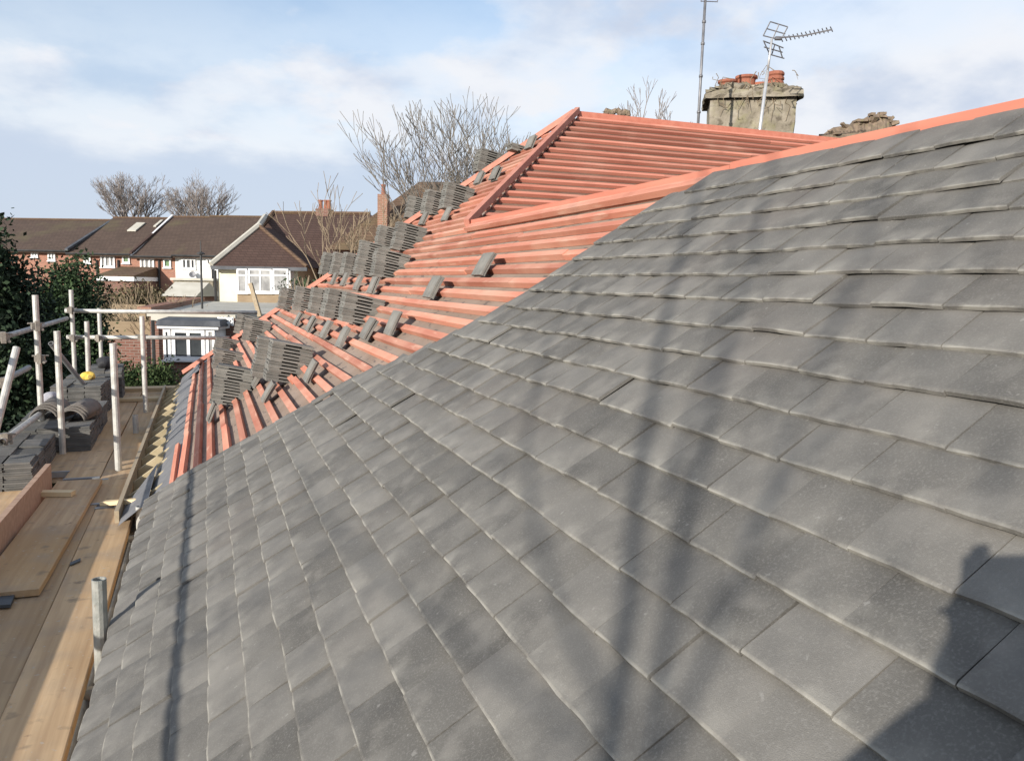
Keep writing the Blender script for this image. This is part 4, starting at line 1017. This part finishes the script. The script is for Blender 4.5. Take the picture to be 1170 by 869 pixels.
# the big dark evergreen at the left edge
leafy('evergreen_tree', 'tall dark evergreen filling the left edge of the photo behind the guard rails', 'tree', gp(-10, 300, 12.5),
      [(-.2, 0, 1.4, 1.3, 1.3, 1.5), (-.2, 0, 3.0, 1.0, 1.2, 1.4), (-.25, .2, 4.55, .5, .7, .85), (.2, .3, 3.9, .5, .6, .8), (-1.0, 0, 3.6, 1.2, 1.2, 1.6), (.3, .2, 2.6, .65, .9, 1.2), (-.5, .2, 4.0, .9, .9, 1.1)], 80000, .046, 'ever', 1)
leafy('evergreen_bush', 'rounded dark green bush right of the tall evergreen, below the far terrace', 'bush', gp(80, 340, 18),
      [(0, 0, 3.7, .62, .7, 1.0), (-.35, .2, 2.9, .7, .8, 1.2), (.25, 0, 2.5, .55, .7, 1.1), (-.1, 0, 1.3, 1.1, 1., 1.3)], 42000, .048, 'ever2', 2)
leafy('evergreen_bush', 'low dark foliage seen through the guard rails beside the tile packs', 'bush', gp(52, 420, 13.5),
      [(0, 0, 1.6, .9, .9, 1.4), (.55, .4, 1.2, .8, .8, 1.2), (-.4, 0, 2.4, .7, .7, .7)], 40000, .042, 'ever', 3)
leafy('brown_bush', 'broad brown winter bush below the brick terrace, behind the scaffold rails', 'bush', gp(128, 350, 38),
      [(0, 0, 2.0, 1.9, 1.4, 1.7), (1.2, .5, 2.2, 1.3, 1.2, 1.7), (-1.3, 0, 2.0, 1.2, 1.2, 1.6)], 22000, .08, 'brush', 4, False)
leafy('brown_bush', 'tall brown olive bush right of the rounded dark bush', 'bush', gp(105, 370, 29),
      [(0, 0, 1.8, 1.2, 1.1, 1.5), (1.0, .3, 1.6, 1.0, 1.1, 1.3), (2.0, .2, 1.4, 1, 1, 1.2)], 20000, .065, 'brush2', 5, False)
leafy('brown_bush', 'brown bush behind the bare shrub, left of the shed', 'bush', gp(182, 340, 45),
      [(0, 0, 1.8, 1.7, 1.2, 1.8), (-1.6, 0, 1.8, 1.2, 1.2, 1.7), (2.2, 0, 1.3, 1.2, 1.2, 1.2)], 18000, .085, 'brush', 6, False)
leafy('brown_bush', 'reddish brown bush beside the red coped roof edge', 'bush', gp(205, 350, 36),
      [(0, 0, 1.5, 1.3, 1, 1.3), (1.2, 0, 1.7, 1.0, 1., 1.2)], 5000, .07, 'brush', 7, False)
leafy('garden_hedge', 'trimmed green hedge before the brick garden wall, left of the bay window', 'hedge', gp(160, 410, 17.5),
      [(x, 0, 1.25, .35, .45, 1.25) for x in (-.75, -.45, -.15, .15, .45)], 42000, .04, 'hedge', 8, False)
leafy('climbing_shrub', 'dark climber against the cream house wall beside the bay', 'shrub', gp(345, 330, 31),
      [(0, 0, 3.6, .7, .5, 1.0), (.8, 0, 3.4, .8, .5, 1.), (0.4, 0, 1.6, 1.2, .6, 1.6)], 5000, .06, 'ever2', 9, False)

def bare(name, label, c, seed, stems, H, r0, m, depth=5, spread=.42, ratio=.76, fork=.0, lean=.3, minr=.005, split=(2, 3), side=2, wig=.07, up=.10, segs=4, width=.12, tips=None):
    """upright bare tree: straight tapering limbs that divide again and again into fine twigs"""
    R = random.Random(seed); root = empty(name, c, -CA); tag(root, label, 'tree'); tr, br = MB(), MB(); cnt = [0]
    tot = sum(ratio ** k for k in range(depth + 1))
    def grow(p, d, L, r, lv):
        mb = tr if lv == 0 else br; pts = [p.copy()]; rs = [r]; q = p.copy(); dd = d.copy(); kids = []
        re_ = max(minr, r * .68)
        for k in range(segs):
            dd = (dd + Vector((R.gauss(0, wig), R.gauss(0, wig), up * (1 - max(0, dd.z)) * 1.6))).normalized(); q = q + dd * (L / segs); pts.append(q.copy()); rs.append(r + (re_ - r) * (k + 1) / segs)
            if k < segs - 1 and lv > 0 and lv < depth: kids.append((q.copy(), dd.copy(), (k + 1) / segs))
        cnt[0] += 1; mb.tube(pts, rs, 7 if lv == 0 else (5 if lv == 1 else 3), cap=False)
        if lv < depth:
            n = R.randint(*split); ph = R.uniform(0, 6.28)
            for k in range(n):
                a = ph + 6.283 * k / n + R.gauss(0, .4); o = dd.orthogonal().normalized(); o.rotate(Quaternion(dd, a)); nd = (dd + o * spread * R.uniform(.55, 1.25)).normalized()
                grow(q.copy(), nd, L * ratio * R.uniform(.75, 1.15), max(minr, re_ * R.uniform(.72, .95)), lv + 1)
            R.shuffle(kids)
            for (kp_, kd, f) in kids[:side]:
                o = kd.orthogonal().normalized(); o.rotate(Quaternion(kd, R.uniform(0, 6.28))); nd = (kd + o * spread * R.uniform(1.1, 1.9)).normalized()
                grow(kp_, nd, L * ratio * R.uniform(.4, .8), max(minr, r * R.uniform(.35, .5)), min(depth, lv + 1 + R.randint(0, 1)))
    for k in range(stems):
        a = 6.283 * k / stems + R.uniform(-.4, .4); b = Vector((math.cos(a), math.sin(a), 0)) * (stems > 1)
        base = b * width; d = Vector((b.x * lean, b.y * lean, 1)).normalized()
        if fork: tr.tube([base * .5 + Vector((0, 0, -.1)), base * .8 + Vector((0, 0, fork * .5)), base + b * .1 + Vector((0, 0, fork))], [r0 * 1.5, r0 * 1.25, r0], 8, cap=False)
        grow(base + b * (.1 if fork else 0) + Vector((0, 0, fork)), d, (H - fork) / tot * R.uniform(.94, 1.06), r0, 0)
    tr.build('trunk', M[m], root, smooth=True); br.build('crown', M[m], root); print(name, cnt[0], len(br.f))
    return root
bare('bare_tree', 'big bare grey tree rising behind the upper tile stacks', gp(527, 300, 19), 4, 10, 8.2, .06, 'bark', depth=5, spread=.40, ratio=.76, fork=3.0, lean=.27, minr=.006, side=1, width=.25)
bare('bare_tree', 'smaller bare tan stemmed tree between the cream house roof and the orange chimney', gp(393, 300, 14), 9, 4, 5.9, .022, 'barkt', depth=4, spread=.33, fork=3.2, lean=.14, minr=.005, side=1, width=.12)
bare('bare_tree', 'slender bare tree beside the orange chimney', gp(450, 300, 16), 21, 3, 5.4, .022, 'barkt', depth=3, spread=.35, fork=3.0, lean=.2, minr=.005, side=1, width=.12)
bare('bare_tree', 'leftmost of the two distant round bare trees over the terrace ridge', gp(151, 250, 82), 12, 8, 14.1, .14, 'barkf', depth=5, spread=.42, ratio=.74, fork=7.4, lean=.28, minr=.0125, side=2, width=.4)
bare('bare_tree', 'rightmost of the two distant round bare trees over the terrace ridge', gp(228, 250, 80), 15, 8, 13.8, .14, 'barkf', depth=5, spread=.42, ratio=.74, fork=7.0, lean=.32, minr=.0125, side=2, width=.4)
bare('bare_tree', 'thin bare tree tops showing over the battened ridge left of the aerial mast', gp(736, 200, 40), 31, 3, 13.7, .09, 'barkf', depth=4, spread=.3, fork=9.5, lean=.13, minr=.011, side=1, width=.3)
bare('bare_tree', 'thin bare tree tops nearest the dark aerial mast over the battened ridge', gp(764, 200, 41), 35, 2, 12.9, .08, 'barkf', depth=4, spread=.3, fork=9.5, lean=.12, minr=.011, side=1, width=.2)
bare('bare_shrub', 'bare tan shrub standing before the brick terrace, behind the scaffold rail', gp(168, 360, 28), 41, 6, 4.1, .035, 'barkt', depth=4, spread=.4, lean=.35, minr=.009, side=1, width=.1)
bare('bare_shrub', 'low pale bare branches left of the tile stacks before the cream house', gp(354, 340, 15), 44, 3, 4.5, .025, 'barkt', depth=2, spread=.35, fork=2.8, lean=.35, minr=.008, side=1, width=.1)

# the bare tree behind the viewer whose boughs throw the streaked shadows on the tiles
SAZ, SEL = R_(54), R_(17.3)
sd = Vector((math.sin(SAZ), math.cos(SAZ), -math.tan(SEL)))       # (t, s, z): the way the light travels
def stem(mb, px, k0, k1, r0, r1, n=8, rt=None):
    pts = []; 
    for i, (u, v) in enumerate(px):
        f = i / (len(px) - 1); p = W(*on_roof(u, v)); pts.append(p - sd * (k0 + (k1 - k0) * f))
    mb.tube([p - STB for p in pts], [r0 + (r1 - r0) * i / (len(pts) - 1) for i in range(len(pts))], n, cap=False); return pts
base_dir = W(*on_roof(700, 869)) - sd * 4.8
STB = Vector((base_dir.x - .1, base_dir.y - .2, 0))
st = empty('bare_tree', STB); tag(st, 'bare garden tree behind the viewer whose boughs throw streaked shadows on the grey tiles', 'tree')
mb = MB()
tr_ = MB(); first_pt = base_dir - STB
tr_.tube([(0, 0, -.1), (.02, .05, 2.0), first_pt - Vector((0, 0, .6)), first_pt], [.16, .10, .04, .022], 9); tr_.build('trunk', M['bark'], st)
stem(mb, [(700, 869), (716, 700), (728, 560), (745, 440), (772, 310), (800, 205), (815, 130)], 4.8, 7.4, .018, .009)
stem(mb, [(738, 869), (764, 720), (786, 590), (812, 470), (838, 370), (860, 290), (880, 190), (890, 120)], 5.0, 7.4, .015, .008)
stem(mb, [(760, 869), (815, 730), (860, 610), (900, 500), (945, 400), (980, 300), (1015, 200), (1040, 130)], 5.0, 7.2, .010, .005)
stem(mb, [(760, 560), (790, 470), (812, 400), (835, 300), (842, 230)], 5.4, 7.0, .010, .005)
stem(mb, [(850, 610), (905, 540), (960, 470), (1010, 400), (1075, 300), (1120, 200), (1150, 130)], 5.4, 7.2, .008, .005)
stem(mb, [(702, 830), (640, 700), (610, 600), (600, 500), (620, 400), (655, 330)], 4.9, 6.8, .010, .005)
stem(mb, [(700, 869), (560, 760), (440, 660), (370, 590), (330, 520)], 4.8, 6.2, .008, .005)
rt = random.Random(17)
for _ in range(46):                                        # side twigs
    u = rt.uniform(560, 1150); v = rt.uniform(200, 700)
    a = rt.gauss(-1.3, .35); L = rt.uniform(50, 150); q = [(u, v), (u + math.cos(a) * L * .5 + rt.gauss(0, 6), v + math.sin(a) * L * .5), (u + math.cos(a) * L + rt.gauss(0, 10), v + math.sin(a) * L)]
    if min(x[1] for x in q) < 150: continue
    k = rt.uniform(5.4, 7.4); stem(mb, q, k, k + .5, rt.uniform(.003, .006), .002, 5)
mb.build('crown', M['bark'], st)

# ------------------------------------------------------------------ ground
mb = MB(); N_ = 30
rg = random.Random(1); gv = {}
for i in range(N_ + 1):
    for j in range(N_ + 1):
        x = -600 + 1200 * i / N_; y = -400 + 1400 * j / N_; gv[i, j] = mb.vert((x, y, 0))
for i in range(N_):
    for j in range(N_): mb.face((gv[i, j], gv[i + 1, j], gv[i + 1, j + 1], gv[i, j + 1]))
tag(mb.build('ground', M['ground']), 'brown green garden ground', None, None, 'structure')

# ------------------------------------------------------------------ the photographer (behind the lens, only the shadow is in the photo)
def skin_obj(name, verts, edges, radii, m, parent, sub=1):
    me = bpy.data.meshes.new(name); me.from_pydata([tuple(v) for v in verts], edges, []); me.materials.append(M[m]); o = bpy.data.objects.new(name, me); C.objects.link(o); o.parent = parent
    md = o.modifiers.new('Skin', 'SKIN'); md.use_smooth_shade = True
    sv = me.skin_vertices[0].data
    for k, r in enumerate(radii): sv[k].radius = (r, r) if not isinstance(r, tuple) else r
    sv[0].use_root = True
    sb = o.modifiers.new('Sub', 'SUBSURF'); sb.levels = sub; sb.render_levels = sub
    return o
PS, PT = -.45, -.58                                        # where the feet stand
per = empty('person', W(PS, PT, ZP)); tag(per, 'person in dark jacket standing on the scaffold boards, holding a phone over the roof', 'person')
# local: x = t (right), y = s (forward), z up from the boards
def lp(s, t, z): return Vector((t - PT, s - PS, z - ZP))
fy = Vector((.6, .8, 0))                                   # facing
hd = lp(PS + .06, PT + .05, .10)
V_ = [Vector((0, 0, .92)), Vector((.01, .01, 1.10)), Vector((.02, .02, 1.30)), Vector((.02, .03, 1.40)), Vector((.03, .04, 1.48)),
      Vector((-.09, .06, .86)), Vector((-.10, .10, .47)), Vector((-.11, .05, .08)), Vector((-.07, .17, .04)),
      Vector((.09, -.05, .86)), Vector((.11, .02, .47)), Vector((.12, -.04, .08)), Vector((.18, .08, .04)),
      Vector((-.15, .12, 1.36)), Vector((-.06, .40, 1.10)), Vector((.18, -.06, 1.36)), Vector((.40, .06, 1.20))]
V_ = [Vector((v.x + .05 * max(0, v.z - .9) * 2, v.y + .05 * max(0, v.z - .9) * 2, v.z * .925)) for v in V_]
hL = lp(-.005, -.088, -.012); hR = lp(-.055, .07, -.012)
V_ += [hL + Vector((-.05, -.05, -.08)), hR + Vector((.03, -.07, -.07))]
Ed = [(0, 1), (1, 2), (2, 3), (3, 4), (0, 5), (5, 6), (6, 7), (7, 8), (0, 9), (9, 10), (10, 11), (11, 12), (2, 13), (13, 14), (14, 17), (2, 15), (15, 16), (16, 18)]
Ra = [.16, .15, .165, .07, .055, .10, .07, .045, .04, .10, .07, .045, .04, .075, .05, .075, .05, .032, .032]
body = skin_obj('body', V_, Ed, Ra, 'jacket', per)
hv = MB(); 
def ellip(mb, c, r, n=14):
    rings = []
    for j in range(n + 1):
        th = PI * j / n; rings.append([mb.vert(c + Vector((r[0] * math.sin(th) * math.cos(PI * i / n), r[1] * math.sin(th) * math.sin(PI * i / n), r[2] * math.cos(th)))) for i in range(2 * n)])
    for r0, r1 in zip(rings, rings[1:]):
        for i in range(2 * n): mb.face((r0[i], r1[i], r1[(i + 1) % (2 * n)], r0[(i + 1) % (2 * n)]))
hc = Vector((.10, .08, 1.475))
ellip(hv, hc, (.078, .095, .118)); ellip(hv, hc + Vector((.035, .085, -.01)), (.014, .02, .024), 6)
for sgn in (-1, 1): ellip(hv, hc + Vector((.078 * sgn, -.01, 0)), (.012, .022, .032), 6); ellip(hv, hc + Vector((.02 + .03 * sgn, .082, .02)), (.011, .01, .008), 6)
hv.build('head', M['skin'], per, smooth=True)
hv = MB(); ellip(hv, hc + Vector((-.008, -.018, .03)), (.085, .098, .105)); hv.build('hair', M['hair'], per, smooth=True)
for hb, sg in ((hL, 1), (hR, -1)):
    vs = [hb + Vector((-.02 * sg, -.04, -.06)), hb + Vector((-.012 * sg, -.02, -.02)), hb + Vector((-.008 * sg, -.012, .02))]; es = [(0, 1), (1, 2)]; ra = [.024, .03, .024]
    for q in range(4):
        b = len(vs); z = .05 - q * .02
        vs += [hb + Vector((0, -.012, z)), hb + Vector((.012 * sg, .006, z + .012)), hb + Vector((.03 * sg, .002, z + .016))]; es += [(2 if q < 2 else 1, b), (b, b + 1), (b + 1, b + 2)]; ra += [.011, .009, .008]
    b = len(vs); vs += [hb + Vector((0, -.035, .03)), hb + Vector((.022 * sg, -.03, .045))]; es += [(1, b), (b, b + 1)]; ra += [.012, .009]
    skin_obj('hand', vs, es, ra, 'skin', per)
cam_m = Matrix.Rotation(-CA, 4, 'Z') @ Matrix.Rotation(PI / 2 - CP, 4, 'X') @ Matrix.Rotation(CR, 4, 'Z')
ph = MB(); ph.bx(-.07, .07, -.037, .037, .006, .0145); po = ph.build('smartphone', M['phone']); po.matrix_world = Matrix.Translation(W(0, 0, 0)) @ cam_m
tag(po, 'black smartphone held sideways in both hands over the roof', 'phone')

# ------------------------------------------------------------------ camera
cam = bpy.data.cameras.new('camera'); co = bpy.data.objects.new('camera', cam); C.objects.link(co)
cam.sensor_width = 36; cam.lens = 36 * F / 1170; cam.clip_start = .01; cam.clip_end = 3000
co.matrix_world = Matrix.Translation(W(0, 0, 0)) @ cam_m
scene.camera = co

# ------------------------------------------------------------------ light
sl = bpy.data.lights.new('sun', 'SUN'); sl.energy = 4.6; sl.angle = R_(.53); sl.color = (1, .93, .83)
so = bpy.data.objects.new('sun', sl); C.objects.link(so); so.rotation_euler = sd.normalized().to_track_quat('-Z', 'Y').to_euler()
w = bpy.data.worlds.new('World'); scene.world = w; w.use_nodes = True; nt = w.node_tree; N = nt.nodes; L = nt.links
bg = N['Background']
sky = N.new('ShaderNodeTexSky'); sky.sky_type = 'NISHITA'; sky.sun_disc = False; sky.sun_elevation = SEL; sky.sun_rotation = R_(180) + SAZ
sky.air_density = 1.0; sky.dust_density = .6; sky.ozone_density = 1.5
SKY = .15
bg.inputs['Strength'].default_value = SKY
tc = N.new('ShaderNodeTexCoord'); sp = N.new('ShaderNodeSeparateXYZ'); L.new(tc.outputs['Generated'], sp.inputs[0])
def math_(op, a, b=None, clamp=False):
    n = N.new('ShaderNodeMath'); n.operation = op; n.use_clamp = clamp
    for i, x in enumerate((a, b)):
        if x is None: continue
        if isinstance(x, (int, float)): n.inputs[i].default_value = x
        else: L.new(x, n.inputs[i])
    return n.outputs[0]
den = math_('ADD', math_('MAXIMUM', sp.outputs[2], 0.0), .30)
cb = N.new('ShaderNodeCombineXYZ'); L.new(math_('DIVIDE', sp.outputs[0], den), cb.inputs[0]); L.new(math_('DIVIDE', sp.outputs[1], den), cb.inputs[1])
def cloud(scale, lo, hi, off, detail=7, rough=.55):
    mp = N.new('ShaderNodeMapping'); mp.inputs['Location'].default_value = off; L.new(cb.outputs[0], mp.inputs[0])
    n = N.new('ShaderNodeTexNoise'); n.inputs['Scale'].default_value = scale; n.inputs['Detail'].default_value = detail; n.inputs['Roughness'].default_value = rough; L.new(mp.outputs[0], n.inputs['Vector'])
    mr = N.new('ShaderNodeMapRange'); mr.interpolation_type = 'SMOOTHSTEP'; mr.inputs['From Min'].default_value = lo; mr.inputs['From Max'].default_value = hi; L.new(n.outputs['Fac'], mr.inputs['Value']); return mr.outputs[0]
c1 = cloud(1.5, .43, .63, (3.1, 1.7, 0)); c2 = cloud(4.4, .45, .75, (7.3, 2.2, 0)); 
hzf = N.new('ShaderNodeMapRange'); hzf.inputs['From Min'].default_value = .14; hzf.inputs['From Max'].default_value = .36; hzf.inputs['To Min'].default_value = .92; hzf.inputs['To Max'].default_value = 0.1; L.new(sp.outputs[2], hzf.inputs['Value'])
cov = math_('MAXIMUM', math_('ADD', math_('MULTIPLY', c1, .85), math_('MULTIPLY', c2, .35), True), hzf.outputs[0])
rgt = N.new('ShaderNodeMapRange'); rgt.inputs['From Min'].default_value = .35; rgt.inputs['From Max'].default_value = .75; rgt.inputs['To Max'].default_value = .5; L.new(sp.outputs[0], rgt.inputs['Value'])
cov = math_('ADD', cov, math_('MULTIPLY', rgt.outputs[0], cloud(1.1, .3, .55, (4.4, .9, 0))), True)
lowb = N.new('ShaderNodeMapRange'); lowb.interpolation_type = 'SMOOTHSTEP'; lowb.inputs['From Min'].default_value = .135; lowb.inputs['From Max'].default_value = .175; lowb.inputs['To Min'].default_value = .0; lowb.inputs['To Max'].default_value = 1.0; L.new(math_('ADD', sp.outputs[2], math_('MULTIPLY', cloud(3.0, .3, .7, (0, 0, 0)), .03)), lowb.inputs['Value'])
shade = math_('MULTIPLY', cloud(3.0, .30, .58, (1.3, 8.8, 0), 8, .55), lowb.outputs[0])
cm = N.new('ShaderNodeMix'); cm.data_type = 'RGBA'; L.new(shade, cm.inputs['Factor'])
cm.inputs[6].default_value = (.45 / SKY, .51 / SKY, .62 / SKY, 1); cm.inputs[7].default_value = (.66 / SKY, .68 / SKY, .72 / SKY, 1)
mx = N.new('ShaderNodeMix'); mx.data_type = 'RGBA'; L.new(cov, mx.inputs['Factor']); L.new(sky.outputs[0], mx.inputs[6]); L.new(cm.outputs[2], mx.inputs[7])
L.new(mx.outputs[2], bg.inputs['Color'])
vs_ = scene.view_settings; scene.display_settings.display_device = 'sRGB'; vs_.view_transform = 'Standard'; vs_.look = 'None'; vs_.gamma = 1; vs_.exposure = .42
scene.render.engine = 'CYCLES'
print('stack tiles', ntile)

for o in bpy.data.objects:
    if o.get('label') and not 4 <= len(o['label'].split()) <= 16: print('LABEL', len(o['label'].split()), o['label'])
